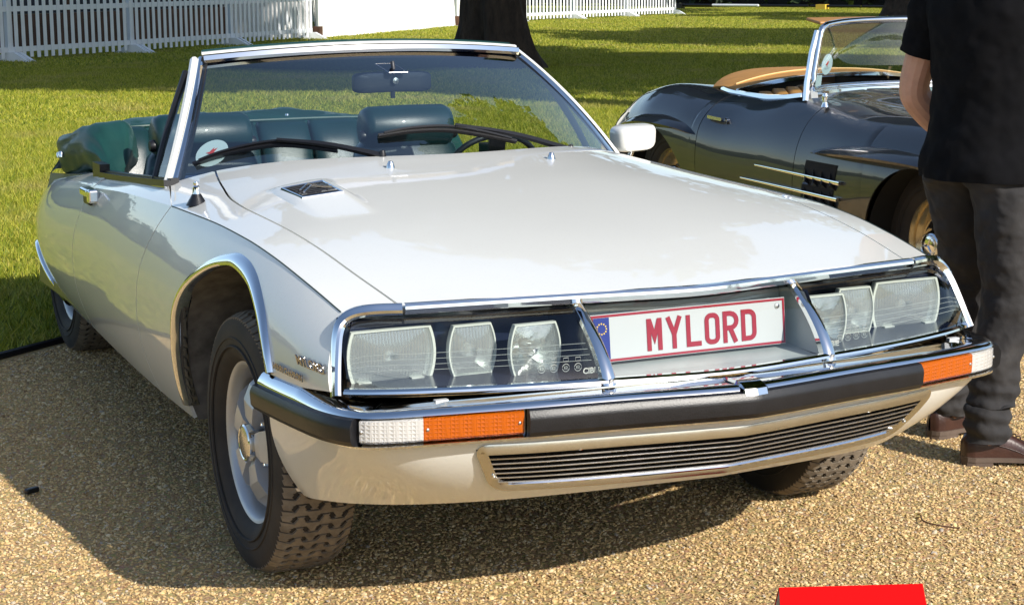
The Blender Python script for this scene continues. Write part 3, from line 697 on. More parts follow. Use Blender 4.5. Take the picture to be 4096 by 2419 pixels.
frame_bar(top+np.array((0, -.010, .008)), [(-.004, -.012), (.010, -.012), (.014, -.003), (.010, .011), (-.004, .011)], 'header_trim', M['chrome'], CAR)
frame_bar(top+np.array((0, .012, .023)), [(-.040, -.020), (.012, -.004), (.015, -.001), (.012, .003), (.004, .006), (-.040, .007)], 'screen_header', M['cream'], CAR)
frame_bar(top*[.985, 1, 1]+np.array((0, .040, .029)), [(-.030, -.008), (.012, -.008), (.014, .002), (.004, .006), (-.030, .005)], 'header_rail', M['green_vinyl'], CAR)
for s in (-1, 1):
    E_ = np.array([gs(s, v) for v in np.linspace(-.03, 1.03, 26)])
    d = np.array((s*.022, .016, -.002))
    up = np.tile(np.array((s*.75, -.66, 0)), (26, 1))
    frame_bar(E_+d*.35, [(-.011, -.010), (.011, -.010), (.011, .004), (.005, .008), (-.005, .008), (-.011, .004)], 'pillar_trim', M['chrome'], CAR, up=up)
    frame_bar(E_+d*1.25, [(-.013, -.016), (.013, -.016), (.013, .002), (.006, .008), (-.006, .008), (-.013, .002)], 'screen_pillar', M['cream'], CAR, up=up)
    frame_bar(E_-np.array((s*.010, 0, 0)), [(-.006, -.005), (.006, -.005), (.006, .004), (-.006, .004)], 'glass_seal', M['trim_black'], WS, up=up)
    # quarter window of the door
    qb = np.array([(s*.752, 1.19, .868), (s*.716, 1.222, .96), (s*.666, 1.272, 1.065), (s*.603, 1.338, 1.18)]); qb = cat(qb, 16)
    frame_bar(qb, [(-.009, -.011), (.009, -.011), (.010, .004), (.003, .010), (-.004, .010), (-.009, .004)], 'quarter_window_frame', M['trim_black'], DOOR[s], up=np.tile(np.array((s*.9, -.4, 0)), (16, 1)))
    mb = MB(); G = []
    for i, p in enumerate(qb[::3]):
        t = i/5; e = gs(s, .02+.93*t)+np.array((s*.012, .035, 0)); G.append([e*(1-q)+p*q for q in np.linspace(0, 1, 4)])
    mb.grid(np.array(G)); mb.obj('quarter_window', M['side_glass'], DOOR[s])
    tl = [(s*float(np.interp(y, [.93, 1.55, 2.2], [.772, .757, .742])), y, float(np.interp(y, [.93, 1.55, 2.2], [.880, .832, .789]))) for y in np.linspace(.955, 1.93, 30)]
    frame_bar(tl, [(-.014, -.010), (.008, -.010), (.010, -.002), (.007, .008), (-.014, .010)], 'waist_trim', M['trim_black'], DOOR[s])
    frame_bar(np.array(tl)+np.array((s*.009, 0, -.008)), [(-.003, -.004), (.003, -.004), (.003, .004), (-.003, .004)], 'waist_bead', M['chrome'], DOOR[s])
    frame_bar(np.array(tl)+np.array((-s*.020, 0, .004)), [(-.012, -.02), (.012, -.02), (.012, .010), (-.012, .010)], 'window_seal', M['trim_black'], DOOR[s])
    MB().box((s*.738, 1.99, .812), (.035, .11, .060)).obj('window_stop', M['trim_black'], RWING[s], smooth=False)
    # door handle
    hx = float(Xs(np.array(1.70), np.array(.755)))
    mb = MB(); mb.box((s*(hx+.008), 1.735, .757), (.03, .085, .050)); bevel(mb.obj('handle_recess', M['trim_black'], DOOR[s], smooth=False), .008)
    mb = MB(); mb.box((s*(hx+.016), 1.715, .776), (.040, .105, .026)); mb.box((s*(hx+.016), 1.655, .768), (.036, .035, .044)); bevel(mb.obj('door_handle', M['chrome'], DOOR[s], smooth=False), .007, 3)
for s in (-1, 1):
    A_ = np.array([(.834, .69, float(zk(.69))), (.80, .80, .868), (.752, .985, .880)]); A_ = cat(A_, 10)
    MB().grid(np.array([[(s*p[0], p[1]+d, p[2]-.007) for d in (-.02, .02)] for p in A_])).obj('gap_filler', M['cream'], CAR)
# scuttle panel between bonnet and glass (dark)
mb = MB(); mb.grid(np.array([[(.735*s, .632+.35*abs(s)**2.2+d, .950-.073*abs(s)**2.2-k) for d, k in ((-.02, .014), (.05, .018), (.22, .035))] for s in np.linspace(-1, 1, 31)])); mb.obj('scuttle', M['dark_plastic'], CAR)
# wipers: blade, arm, pivot
def gn(s, v):
    e = 1e-3; n = np.cross(gs(s+e, v)-gs(s-e, v), gs(s, v+e)-gs(s, v-e)); n /= np.linalg.norm(n); return n if n[1] < 0 else -n
def wiper(bl, piv, mid):
    root = empty('wiper', CAR)
    B = cat([gs(*q)+gn(*q)*.010 for q in bl], 26)
    MB().sweep(B, [(-.003, -.010), (.003, -.010), (.004, .006), (-.004, .006)], up=(0, -.8, .6)).obj('wiper_blade', M['rubber'], root, fix=True)
    bow = B+np.array([gn(0, .2)*.010*math.sin(math.pi*t)**.6+gn(0, .2)*.004 for t in np.linspace(0, 1, 26)])
    MB().sweep(bow[1:-1], [(-.003, -.004), (.003, -.004), (.003, .004), (-.003, .004)], up=(0, -.8, .6)).obj('wiper_bow', M['trim_black'], root, fix=True)
    m = gs(*mid)+gn(*mid)*.032; p = gs(*piv)+gn(*piv)*.012
    A = cat([m, (m+p)/2+gn(*mid)*.012, p], 16)
    MB().sweep(A, [(-.006, -.004), (.006, -.004), (.005, .005), (-.005, .005)], up=(0, -.8, .6), scale=np.linspace(.75, 1.5, 16)).obj('wiper_arm', M['trim_black'], root, fix=True)
    mb = MB(); mb.lathe([(0, .018), (.008, .016), (.012, 0), (.012, -.03)], c=p, axis='z', n=14); mb.obj('wiper_pivot', M['trim_black'], root)
wiper([(-.955, .095), (-.855, .14), (-.695, .165), (-.585, .14), (-.45, .075)], (-.29, .0), (-.66, .16))
wiper([(-.275, .16), (-.13, .18), (.025, .175), (.155, .135), (.325, .065)], (.60, -.005), (.06, .165))
# round show sticker on the inside of the glass
ST = empty('sticker', CAR); c = gs(-.905, .185)-gn(-.905, .185)*.004; n_ = gn(-.905, .185); ax = gs(-.87, .185)-gs(-.94, .185); ax /= np.linalg.norm(ax); ay = np.cross(n_, ax)
ay = ay if ay[2] > 0 else -ay
mb = MB(); mb.poly([c+ax*.052*math.cos(t)+ay*.052*math.sin(t) for t in np.linspace(0, 2*math.pi, 33)[:-1]]); mb.obj('sticker_disc', M['paper'], ST, smooth=False)
def bird(c, ax, ay, n_, k, parent):
    P = [(-.9, .1), (-.35, .25), (-.1, .6), (.25, .95), (.2, .55), (.75, .85), (.45, .35), (.3, .05), (.05, -.15), (.25, -.75), (-.05, -.5), (-.25, -.15), (-.55, -.05)]
    mb = MB(); o = c+n_*.0015; mb.poly([o+ax*x*k+ay*y*k for x, y in P]); mb.obj('sticker_print', M['redprint'], parent, smooth=False)
    for yy, w in ((-.9, 1.2), (-1.15, .9)):
        mb = MB(); mb.add([o+ax*x*k+ay*y*k for x, y in ((-w, yy), (w, yy), (w, yy+.07), (-w, yy+.07))], [(0, 1, 2, 3)]); mb.obj('sticker_line', M['greyprint'], parent, smooth=False)
bird(c, ax, ay, n_, .022, ST)
# rear-view mirror
RV = empty('rear_view_mirror', CAR, (.008, 1.125, 1.142))
P = []
for a in np.linspace(0, 2*math.pi, 40, endpoint=False):
    cx, sx = math.cos(a), math.sin(a); P.append((.134*math.copysign(abs(cx)**.30, cx), .033*math.copysign(abs(sx)**.35, sx)*(1+.0)))
P = np.array(P); mb = MB()
mb.grid(np.array([[(x*k, y, z*k-.004*abs(x)*4) for x, z in P] for k, y in ((0, -.012), (.6, -.013), (.9, -.010), (.98, -.003), (1, .006), (.99, .016), (0, .016))]), wv=True); mb.obj('mirror_shell', M['dark_plastic'], RV, fix=True)
MB().tube([(0, .0, .0), (0, -.012, .03), (.002, .004, .062)], .007, 10).obj('mirror_stalk', M['dark_plastic'], RV)
MB().tube([(0, 0, -.03), (0, 0, -.052)], .008, 8).obj('dip_lever', M['dark_plastic'], RV)
mb = MB(); mb.lathe([(0, -.03), (.010, -.028), (.012, -.016), (.009, -.01)], c=(0, 0, .004), axis='y', n=16); mb.obj('mirror_joint', M['steel'], RV)
q = [gs(.005+dx, .80+dv)-np.array(RV.location)+gn(0, .8)*-.002 for dx, dv in ((-.035, -.055), (.07, -.055), (.035, .045), (-.07, .045))]; MB().prism(q, tuple(gn(0, .8)*-.004)).obj('mirror_foot', M['trim_black'], RV, smooth=False)
MB().tube(np.array([np.array(p)+gn(0, .8)*.0015 for p in q]), .0016, 5, closed=True).obj('mirror_foot_edge', M['steel'], RV)
# bonnet vent
VT = empty('bonnet_vent', CAR)
vq = [(-.613, .372), (-.503, .360), (-.499, .215), (-.606, .224)]
cv = np.mean(vq, 0)
V3 = lambda k, d: [on_bonnet(*(cv+(np.array(p)-cv)*k), d) for p in vq]
mb = MB(); G = np.array([V3(1.06, -.002), V3(1.04, .004), V3(.99, .005), V3(.95, .002), V3(.95, -.004)]).transpose(1, 0, 2); G = np.array([np.interp(np.linspace(0, 1, 9), [0, 1], [0, 1])[:, None, None]*(np.roll(G, -1, 0)[i]-G[i])[None]+G[i][None] for i in range(4)]).reshape(-1, 5, 3); mb.grid(G, wu=True); mb.obj('vent_frame', M['chrome'], VT, fix=True, sharp=35)
MB().grid(np.array([[on_bonnet(*(cv+(np.array(vq[a])-cv)*.96*(1-t)+(np.array(vq[b])-cv)*.96*t), .0015) for t in np.linspace(0, 1, 5)] for a, b in ((0, 1), (3, 2))])).obj('vent_opening', M['void'], VT)
for k in range(7):
    t = .1+.8*k/6; a = np.array(vq[0])*(1-t)+np.array(vq[3])*t; b = np.array(vq[1])*(1-t)+np.array(vq[2])*t
    MB().sweep([on_bonnet(*(a*(1-q)+b*q), .003) for q in np.linspace(.06, .94, 8)], [(-.004, -.002), (.004, -.001), (.004, .001), (-.004, .0005)]).obj('vent_louvre', M['dark_plastic'], VT)
for dy in (0, .030):
    ch = [on_bonnet(-.592, .252+dy, .006), on_bonnet(-.556, .298+dy, .009), on_bonnet(-.512, .258+dy, .006)]
    MB().sweep([ch[0], ch[1], ch[2]], [(-.003, -.0025), (.003, -.0025), (.003, .0025), (-.003, .0025)]).obj('chevron', M['steel'], VT, smooth=False)
# small fittings
for s in (-1, 1):
    p = on_bonnet(s*.254, .49); mb = MB(); mb.lathe([(0, .020), (.006, .019), (.009, .012), (.012, .004), (.013, -.003)], c=p, axis='z', n=16); mb.obj('washer_jet', M['chrome'], CAR)
p = (-.793, .575, float(Zt(np.array(.793), np.array(.575)))); A = empty('aerial', CAR, p)
mb = MB(); mb.lathe([(0, .028), (.012, .027), (.017, .018), (.024, .006), (.030, -.004)], axis='z', n=20); mb.obj('aerial_grommet', M['rubber'], A)
mb = MB(); mb.lathe([(0, .062), (.006, .061), (.008, .055), (.006, .05), (.010, .046), (.011, .030), (.012, .026)], axis='z', n=16); mb.obj('aerial_tip', M['chrome'], A)
# door mirror on the far side
DM = empty('door_mirror', CAR, (.885, 1.12, .925)); 
mb = MB(); O = []
for a in np.linspace(0, 2*math.pi, 32, endpoint=False):
    ca, sa = math.cos(a), math.sin(a); O.append((.074*math.copysign(abs(ca)**.45, ca)*(1+.06*sa), .046*math.copysign(abs(sa)**.5, sa)+.006*ca))
mb.grid(np.array([[(x*k, y, z*k) for x, z in O] for k, y in ((0, -.040), (.55, -.040), (.85, -.034), (.97, -.015), (1, .02), (.97, .045), (.9, .046), (0, .044))]), wv=True); mb.obj('mirror_shell', M['cream'], DM, fix=True, sharp=50)
MB().tube([(-.012, .0, -.045), (-.016, .002, -.062), (-.03, .01, -.085)], .010, 10).obj('mirror_stalk', M['chrome'], DM)
# badges on the right front wing
M['badge'] = chrome('dark_badge_metal', (.30, .31, .32), .12)
def badge(txt, size, y0, z0, name, dip=-.06):
    hx = float(Xs(np.array(y0), np.array(z0))); dx = (float(Xs(np.array(y0+.05), np.array(z0)))-float(Xs(np.array(y0-.05), np.array(z0))))/.1
    o = put(name, text_mesh(txt, size, M['badge'], .0012, .0004), CAR, (-(hx+.007), y0, z0))
    dz = (float(Xs(np.array(y0), np.array(z0+.02)))-float(Xs(np.array(y0), np.array(z0-.02))))/.04
    xax = Vector((dx, -1, 0)).normalized(); zax = Vector((-1, -dx, -dz*-1.0)).normalized(); zax = (zax-xax*zax.dot(xax)).normalized(); yax = zax.cross(xax)
    o.rotation_euler = Matrix((xax, yax, zax)).transposed().to_euler(); return o
badge('MYLORD', .034, -.585, .642, 'badge'); badge('HENRI CHAPRON', .021, -.475, .606, 'badge')

# ---- interior
def pad(name, rings, mat, parent, n=28, p=.35):
    """loft of superellipse rings: (centre, half a, half b, axis a, axis b)"""
    mb = MB(); G = []
    for c, a, b, A_, B_ in rings:
        c, A_, B_ = np.array(c, float), np.array(A_, float), np.array(B_, float); row = []
        for t in np.linspace(0, 2*math.pi, n, endpoint=False):
            ct, st = math.cos(t), math.sin(t); row.append(c+A_*a*math.copysign(abs(ct)**p, ct)+B_*b*math.copysign(abs(st)**p, st))
        G.append(row)
    mb.grid(np.array(G), wv=True); o0 = len(mb.f); mb.f += [tuple(range(n-1, -1, -1)), tuple(range((len(G)-1)*n, len(G)*n))]; mb.m += [0, 0]
    return mb.obj(name, mat, parent, fix=True, sharp=60)
def seat(cx):
    root = empty('seat', CAR, (cx, 1.75, .35)); X, Y, Z = (1, 0, 0), (0, 1, 0), (0, 0, 1)
    pad('seat_cushion', [((0, -.25, .0), .22, .06, X, Z), ((0, -.28, .06), .24, .09, X, Z), ((0, .0, .06), .25, .09, X, Z), ((0, .2, .02), .24, .08, X, Z)], M['green_leather'], root)
    pad('seat_back', [((0, .12, .05), .23, .05, X, Y), ((0, .15, .15), .24, .075, X, Y), ((0, .21, .40), .22, .07, X, Y), ((0, .235, .50), .19, .06, X, Y), ((0, .24, .53), .16, .04, X, Y)], M['green_leather'], root, p=.5)
    mb = MB(); mb.lathe([(0, -.175), (.05, -.174), (.070, -.166), (.080, -.145), (.082, 0), (.080, .145), (.070, .166), (.05, .174), (0, .175)], c=(0, .225, .570), axis='x', n=32); mb.obj('headrest', M['green_leather'], root, sharp=None)
    for s in (-1, 1): mb = MB(); mb.lathe([(0, s*.192), (.018, s*.191), (.022, s*.182), (.022, s*.172)], c=(0, .20, .545), axis='x', n=16); mb.obj('headrest_knob', M['trim_black'], root)
    for k in range(7): MB().tube([(-.21, .085+.005*k, .12+.055*k), (0, .075+.007*k, .12+.055*k), (.21, .085+.005*k, .12+.055*k)], .004, 6).obj('seat_piping', M['green_leather'], root)
seat(-.385); seat(.392)
RB = empty('rear_bench', CAR, (0, 2.52, .38)); X, Y, Z = (1, 0, 0), (0, 1, 0), (0, 0, 1)
pad('seat_cushion', [((0, -.38, .0), .55, .07, X, Z), ((0, -.40, .06), .58, .08, X, Z), ((0, .0, .04), .58, .08, X, Z)], M['green_leather'], RB)
for i in range(6):
    cx = -.53+.212*i; pad('seat_back_panel', [((cx, -.06, .10), .103, .06, X, Y), ((cx, -.04, .22), .105, .075, X, Y), ((cx, .02, .45), .105, .068, X, Y), ((cx, .05, .515), .102, .05, X, Y), ((cx, .065, .535), .095, .02, X, Y)], M['green_leather'], RB, p=.55)
MB().tube([(x, 2.565-2.52+.02*abs(x), .538-.02*(abs(x)/.65)**4) for x in np.linspace(-.64, .64, 20)], .007, 8).obj('seat_piping', M['green_vinyl'], RB)
# folded-hood cover: a fat roll around the rear of the cockpit, draped at its ends
TC = empty('hood_cover', CAR)
path = cat([(-.655, 2.06, .775), (-.640, 2.22, .845), (-.622, 2.42, .868), (-.600, 2.62, .842), (-.48, 2.76, .845), (-.25, 2.82, .858), (0, 2.84, .862), (.25, 2.82, .858), (.48, 2.76, .845), (.600, 2.62, .842), (.622, 2.42, .868), (.640, 2.22, .845), (.655, 2.06, .775)], 120)
T = np.gradient(path, axis=0); T[:, 2] = 0; T /= np.linalg.norm(T, axis=1)[:, None]; S = np.stack([T[:, 1], -T[:, 0], 0*T[:, 0]], 1)
rs = np.random.RandomState(3); G = []
for i, (p, sd) in enumerate(zip(path, S)):
    u = i/119; e = min(u, 1-u); row = []
    wi = np.interp(e, [0, .04, .10, .16, .24, .5], [.010, .040, .095, .12, .165, .175]); wo = np.interp(e, [0, .04, .10, .16, .24, .5], [.015, .055, .085, .11, .17, .19]); hh = np.interp(e, [0, .04, .09, .125, .17, .22, .3, .5], [.010, .030, .072, .092, .066, .055, .066, .076]); hd = np.interp(e, [0, .05, .12, .17, .24, .5], [.05, .08, .12, .135, .13, .13])
    for a in np.linspace(0, 2*math.pi, 36, endpoint=False):
        ca, sa = math.cos(a), math.sin(a)
        w = wo if ca > 0 else wi; h = hh if sa > 0 else hd
        fold = 1+.05*math.sin(9*a+u*46)*math.sin(u*33+2)+.035*math.sin(23*u+5*a)
        q = p+(-sd)*(w*math.copysign(abs(ca)**.8, ca))*fold+np.array((0, 0, h*math.copysign(abs(sa)**.9, sa)*fold))
        row.append(q)
    G.append(row)
mb = MB(); mb.grid(np.array(G), wv=True); o = mb.obj('hood_roll', M['green_vinyl'], TC, fix=True, sharp=None)
tx = bpy.data.textures.new('hood_folds', 'CLOUDS'); tx.noise_scale = .13; tx.noise_depth = 1
dm = o.modifiers.new('Folds', 'DISPLACE'); dm.texture = tx; dm.strength = .026; dm.texture_coords = 'LOCAL'; dm.mid_level = .55
# skirt of the cover lying on the body behind and beside the roll
sk = MB(); G = []
for i in range(27, 93):
    p, sd = path[i], S[i]; G.append([p-sd*(.05+.135*q)*np.interp(abs(i-59.5), [0, 35, 49], [1.25, 1.0, .85])+np.array((0, 0, .06-.155*q**1.25+.006*math.sin(i*.9)*q)) for q in np.linspace(0, 1, 7)])
sk.grid(np.array(G)); o = sk.obj('cover_skirt', M['green_vinyl'], TC, fix=True, sharp=None); solid(o, .004)
for i in (22, 27, 33, 40, 80, 87, 93, 98):
    p, sd = path[i], S[i]; q = p-sd*.150+np.array((0, 0, -.030)); mb = MB(); mb.lathe([(0, .010), (.008, .009), (.011, .004), (.012, -.012)], c=q, axis='z', n=14); mb.obj('cover_stud', M['chrome'], TC)
for x in (-.2, -.02, .16): mb = MB(); mb.lathe([(0, .008), (.006, .007), (.008, 0)], c=(x, 2.66, .925), axis='z', n=12); mb.obj('cover_stud', M['chrome'], TC)
# dashboard, wheel
DB = pad('dashboard', [((0, .98, .80), .66, .06, (1, 0, 0), (0, 0, 1)), ((0, 1.02, .80), .68, .075, (1, 0, 0), (0, 0, 1)), ((0, 1.15, .78), .69, .09, (1, 0, 0), (0, 0, 1)), ((0, 1.20, .76), .68, .08, (1, 0, 0), (0, 0, 1))], M['dark_plastic'], CAR, p=.3)
SW = empty('steering_wheel', CAR, (.43, 1.29, .828)); SW.rotation_euler = (R(-68), 0, 0)
MB().tube([(.165*math.cos(a), .125*math.sin(a), 0) for a in np.linspace(0, 2*math.pi, 40, endpoint=False)], .010, 10, closed=True).obj('wheel_rim', M['dark_plastic'], SW)
MB().sweep([(0, 0, -.01), (0, -.06, -.006), (0, -.122, 0)], [(-.03, -.006), (.03, -.006), (.03, .006), (-.03, .006)], up=(0, 0, 1)).obj('wheel_spoke', M['trim_black'], SW)
MB().tube([(0, 0, 0), (0, 0, -.35)], .025, 12).obj('steering_column', M['trim_black'], SW)

# ---- wheels
def make_tread(Rr=.330, w=.190, rows=6, cnt=62):
    """interlocking zig-zag blocks with sipes, a few millimetres proud of the casing"""
    mb = MB(); dw = w/rows; tri = lambda t: abs(((t+.25) % 1)*4-2)-1; rs = np.random.RandomState(2)
    for r in range(rows):
        for k in range(cnt):
            ph = .5*(r % 2); da = 2*math.pi/cnt; x0, x1 = -w/2+r*dw, -w/2+(r+1)*dw; g = .0030; amp = .0075
            def xb_(xe, t, rr): return xe+(amp*tri(t+.5*(rr % 2)) if 0 < rr < rows else amp*.35*tri(2*t))
            L = [(xb_(x0, t, r)+g, t) for t in (.10, .25, .42, .58, .75, .90)]
            Rt = [(xb_(x1, t, r+1)-g, t) for t in (.90, .75, .58)]+[(x1-dw*.26, .53), (x1-dw*.26, .50)]+[(xb_(x1, t, r+1)-g, t) for t in (.45, .25, .10)]
            O = [(x, t+.10*math.sin((x+w/2)/dw*math.pi)) for x, t in L+Rt]
            def P(x, t, d):
                e = abs(x)/(w/2); rr = Rr-d-.016*max(0, e-.55)**2/.2; al = (k+ph+t)*da; return (x, rr*math.cos(al), rr*math.sin(al))
            V = [P(x, t, 0) for x, t in O]+[P(x, t, .0065) for x, t in O]; n = len(O)
            mb.add(V, [tuple(range(n))]+[(i, n+i, n+(i+1) % n, (i+1) % n) for i in range(n)])
    return mb.mesh('tread', M['tread'], smooth=False)
def make_tyre(Rr=.324, w=.205, rim=.203):
    mb = MB(); h = w/2
    prof = [(rim, -h*.72), (rim+.012, -h*.86), (rim+.03, -h*.95), (rim+.06, -h*1.0), (Rr-.045, -h*.985), (Rr-.022, -h*.95), (Rr-.010, -h*.90), (Rr-.003, -h*.75), (Rr, -h*.4), (Rr, 0), (Rr, h*.4), (Rr-.003, h*.75), (Rr-.010, h*.90), (Rr-.022, h*.95), (Rr-.045, h*.985), (rim+.06, h), (rim+.03, h*.95), (rim+.012, h*.86), (rim, h*.72)]
    mb.lathe(prof, n=96)
    for hh in (-1, 1):
        for q in (.24, .262): mb.lathe([(q, hh*h*.985), (q+.002, hh*(h+.0022)), (q+.005, hh*(h+.0022)), (q+.007, hh*h*.985)], n=96)
    return mb.mesh('tyre', M['tyre'], fix=True)
def make_rim(rim=.205):
    """outer face toward -x"""
    mb = MB()
    mb.lathe([(.200, .075), (.196, .03), (.188, -.03), (.186, -.050), (.192, -.068), (.200, -.074), (.209, -.077), (.2115, -.073), (.2105, -.066), (.203, -.06)], n=80)
    mb.lathe([(.188, -.02), (.170, .004), (.120, .010), (.05, -.004), (0, -.004)], n=60)
    return mb.mesh('rim', M['alloy'], fix=False, sharp=35)
def make_spokes():
    out = []
    for k in range(5):
        mb = MB(); a = k*2*math.pi/5+.3; ca, sa = math.cos(a), math.sin(a)
        # trapezoid block: narrow at the hub, wide at the rim, raised in the middle
        def Q(r, t, x): return (x, r*ca-t*sa, r*sa+t*ca)
        rows = []
        for r, wd, x in ((.040, .020, -.068), (.060, .027, -.080), (.105, .037, -.082), (.142, .043, -.066), (.172, .040, -.036)):
            rows.append([Q(r, -wd-.010, .008), Q(r, -wd, x), Q(r, 0, x-.002), Q(r, wd, x), Q(r, wd+.010, .008)])
        mb.grid(np.array(rows)); out.append(mb.mesh('spoke', M['alloy'], fix=False, sharp=20))
    return out
TREAD, TYRE, RIM, SPK = make_tread(), make_tyre(), make_rim(), make_spokes()
mb = MB(); mb.lathe([(0, -.092), (.036, -.092), (.041, -.090), (.044, -.084), (.046, -.06)], n=40); CAP = mb.mesh('hub_cap', M['steel'], sharp=30)
mb = MB(); mb.lathe([(.040, -.0905), (.043, -.0920), (.047, -.089), (.048, -.078), (.045, -.07)], n=40); CAPR = mb.mesh('hub_ring', M['chrome'])
mb = MB(); mb.lathe([(0, -.066), (.006, -.065), (.008, -.060), (.009, -.01)], n=8); NUT = mb.mesh('wheel_nut', M['chrome'], sharp=30)
mb = MB(); mb.lathe([(0, .02), (.13, .02), (.14, .03), (.14, .05), (0, .05)], n=40); DISC = mb.mesh('brake_disc', M['liner'])
SLOT = MB().prism([(.002, .150+.010*math.cos(a), .016*math.sin(a)) for a in np.linspace(0, 2*math.pi, 12, endpoint=False)], (-.004, 0, 0)).mesh('vent_slot', M['void'], smooth=False)
def wheel(x, y, z, side, rot):
    w = empty('wheel', CAR, (x, y, z)); w.rotation_euler = (rot, 0, math.pi if side > 0 else 0)
    t = put('tyre', TYRE, w); tr = put('tread', TREAD, w); tr['kind'] = 'stuff'; put('rim', RIM, w)
    for m in SPK: put('spoke', m, w)
    for k in range(5): put('vent_slot', SLOT, w, (0, 0, 0), ((k+.5)*2*math.pi/5+.3, 0, 0))
    put('hub_cap', CAP, w); put('hub_ring', CAPR, w); put('brake_disc', DISC, w)
    for k in range(5):
        a = (k+.5)*2*math.pi/5+.3; put('wheel_nut', NUT, w, (0.0, .085*math.cos(a), .085*math.sin(a)))
wheel(-.763, 0, .327, -1, .2); wheel(.763, 0, .327, 1, .9); wheel(-.600, 2.95, .327, -1, 1.4); wheel(.600, 2.95, .327, 1, .5)
for y, w in ((0, .6), (2.95, .5)): MB().tube([(-w, y, .32), (w, y, .32)], .035, 10).obj('axle', M['void'], CAR)
# ================================================================== the black roadster
BT = R(-2.5)
RO = tag(empty('roadster', None, (3.44, 1.81, 0), BT), 'glossy black open roadster with tan interior and chrome framed windscreen', 'car')
# body side: longitudinal control curves (local: x across, y rearward from the front axle, z up)
# columns: y, centre z, deck-edge x, z, fender-crest x, z, shoulder x, z, belt x, z, lower x, z, sill x, z
RS = np.array([
 (-.82, .50, .30, .50, .52, .52, .62, .50, .66, .44, .62, .36, .56, .30),
 (-.70, .64, .34, .63, .56, .70, .72, .64, .78, .54, .76, .40, .70, .28),
 (-.45, .74, .36, .725, .60, .805, .77, .74, .85, .60, .84, .42, .79, .25),
 (-.15, .80, .38, .79, .62, .845, .79, .78, .875, .63, .87, .43, .82, .24),
 (.15, .84, .40, .83, .63, .855, .79, .79, .875, .64, .875, .44, .83, .24),
 (.50, .875, .44, .862, .64, .862, .79, .795, .865, .65, .875, .45, .835, .235),
 (.85, .905, .50, .89, .66, .878, .785, .80, .855, .66, .87, .46, .835, .23),
 (1.15, .91, .54, .90, .68, .880, .785, .80, .855, .67, .87, .47, .835, .23),
 (1.50, .90, .55, .875, .68, .858, .785, .79, .860, .67, .875, .47, .835, .23),
 (1.80, .92, .52, .885, .67, .860, .790, .80, .870, .68, .88, .47, .835, .23),
 (2.05, .945, .46, .89, .66, .868, .790, .815, .875, .69, .88, .47, .83, .235),
 (2.35, .945, .40, .875, .66, .885, .790, .825, .87, .69, .87, .47, .82, .25),
 (2.65, .90, .36, .83, .64, .845, .76, .78, .835, .65, .83, .46, .78, .28),
 (2.95, .83, .34, .76, .58, .765, .70, .70, .76, .58, .75, .44, .70, .31),
 (3.25, .73, .30, .67, .50, .665, .60, .61, .65, .51, .63, .42, .58, .34),
 (3.50, .60, .24, .56, .38, .55, .46, .51, .50, .46, .48, .40, .44, .37)])
rf = [pch(RS[:, 0], RS[:, k]) for k in range(1, 14)]
def rsec(y, n=44):
    v = [float(f(y)) for f in rf]
    P = [(0, v[0]), (v[1]*.55, v[0]*.35+v[2]*.65+.012), (v[1], v[2]), (v[3], v[4]), (v[5], v[6]), (v[7], v[8]), (v[9], v[10]), (v[11], v[12])]
    return cat(P, n)
ysr = np.r_[np.linspace(-.82, -.44, 12, endpoint=False), -.075-.365*np.cos(np.linspace(0, math.pi, 40)), np.linspace(.31, 1.84, 50)[1:], 2.34-.49*np.cos(np.linspace(0, math.pi, 44)), np.linspace(2.84, 3.5, 18)[1:]]
SEC = np.array([rsec(y) for y in ysr])
NS = SEC.shape[1]
ARCHES = ((-.075, .365, .27, .40), (2.34, .49, .22, .455))
def arch_z(y):
    for c, r_, z0, h in ARCHES:
        d = (y-c)/r_
        if abs(d) < 1: return z0+h*math.sqrt(1-d*d)
    return None
# clip the lower part of each section at the wheel arch
SECC = SEC.copy()
for i, y in enumerate(ysr):
    az = arch_z(y)
    if az is None: continue
    k0 = int(np.argmax(SEC[i, :, 0] > .70)) if (SEC[i, :, 0] > .70).any() else NS-10
    k0 = int(NS*.55); side = SEC[i, k0:]; z = side[:, 1]
    if z[-1] < az:
        zz = np.linspace(z[0], az, len(side)) if z[0] > az else np.linspace(az+.001, az, len(side))
        o = np.argsort(z); SECC[i, k0:] = np.stack([np.interp(zz, z[o], side[o, 0]), zz], 1)
def rp(i, j, s): return (s*SECC[i, j, 0], ysr[i], SECC[i, j, 1])
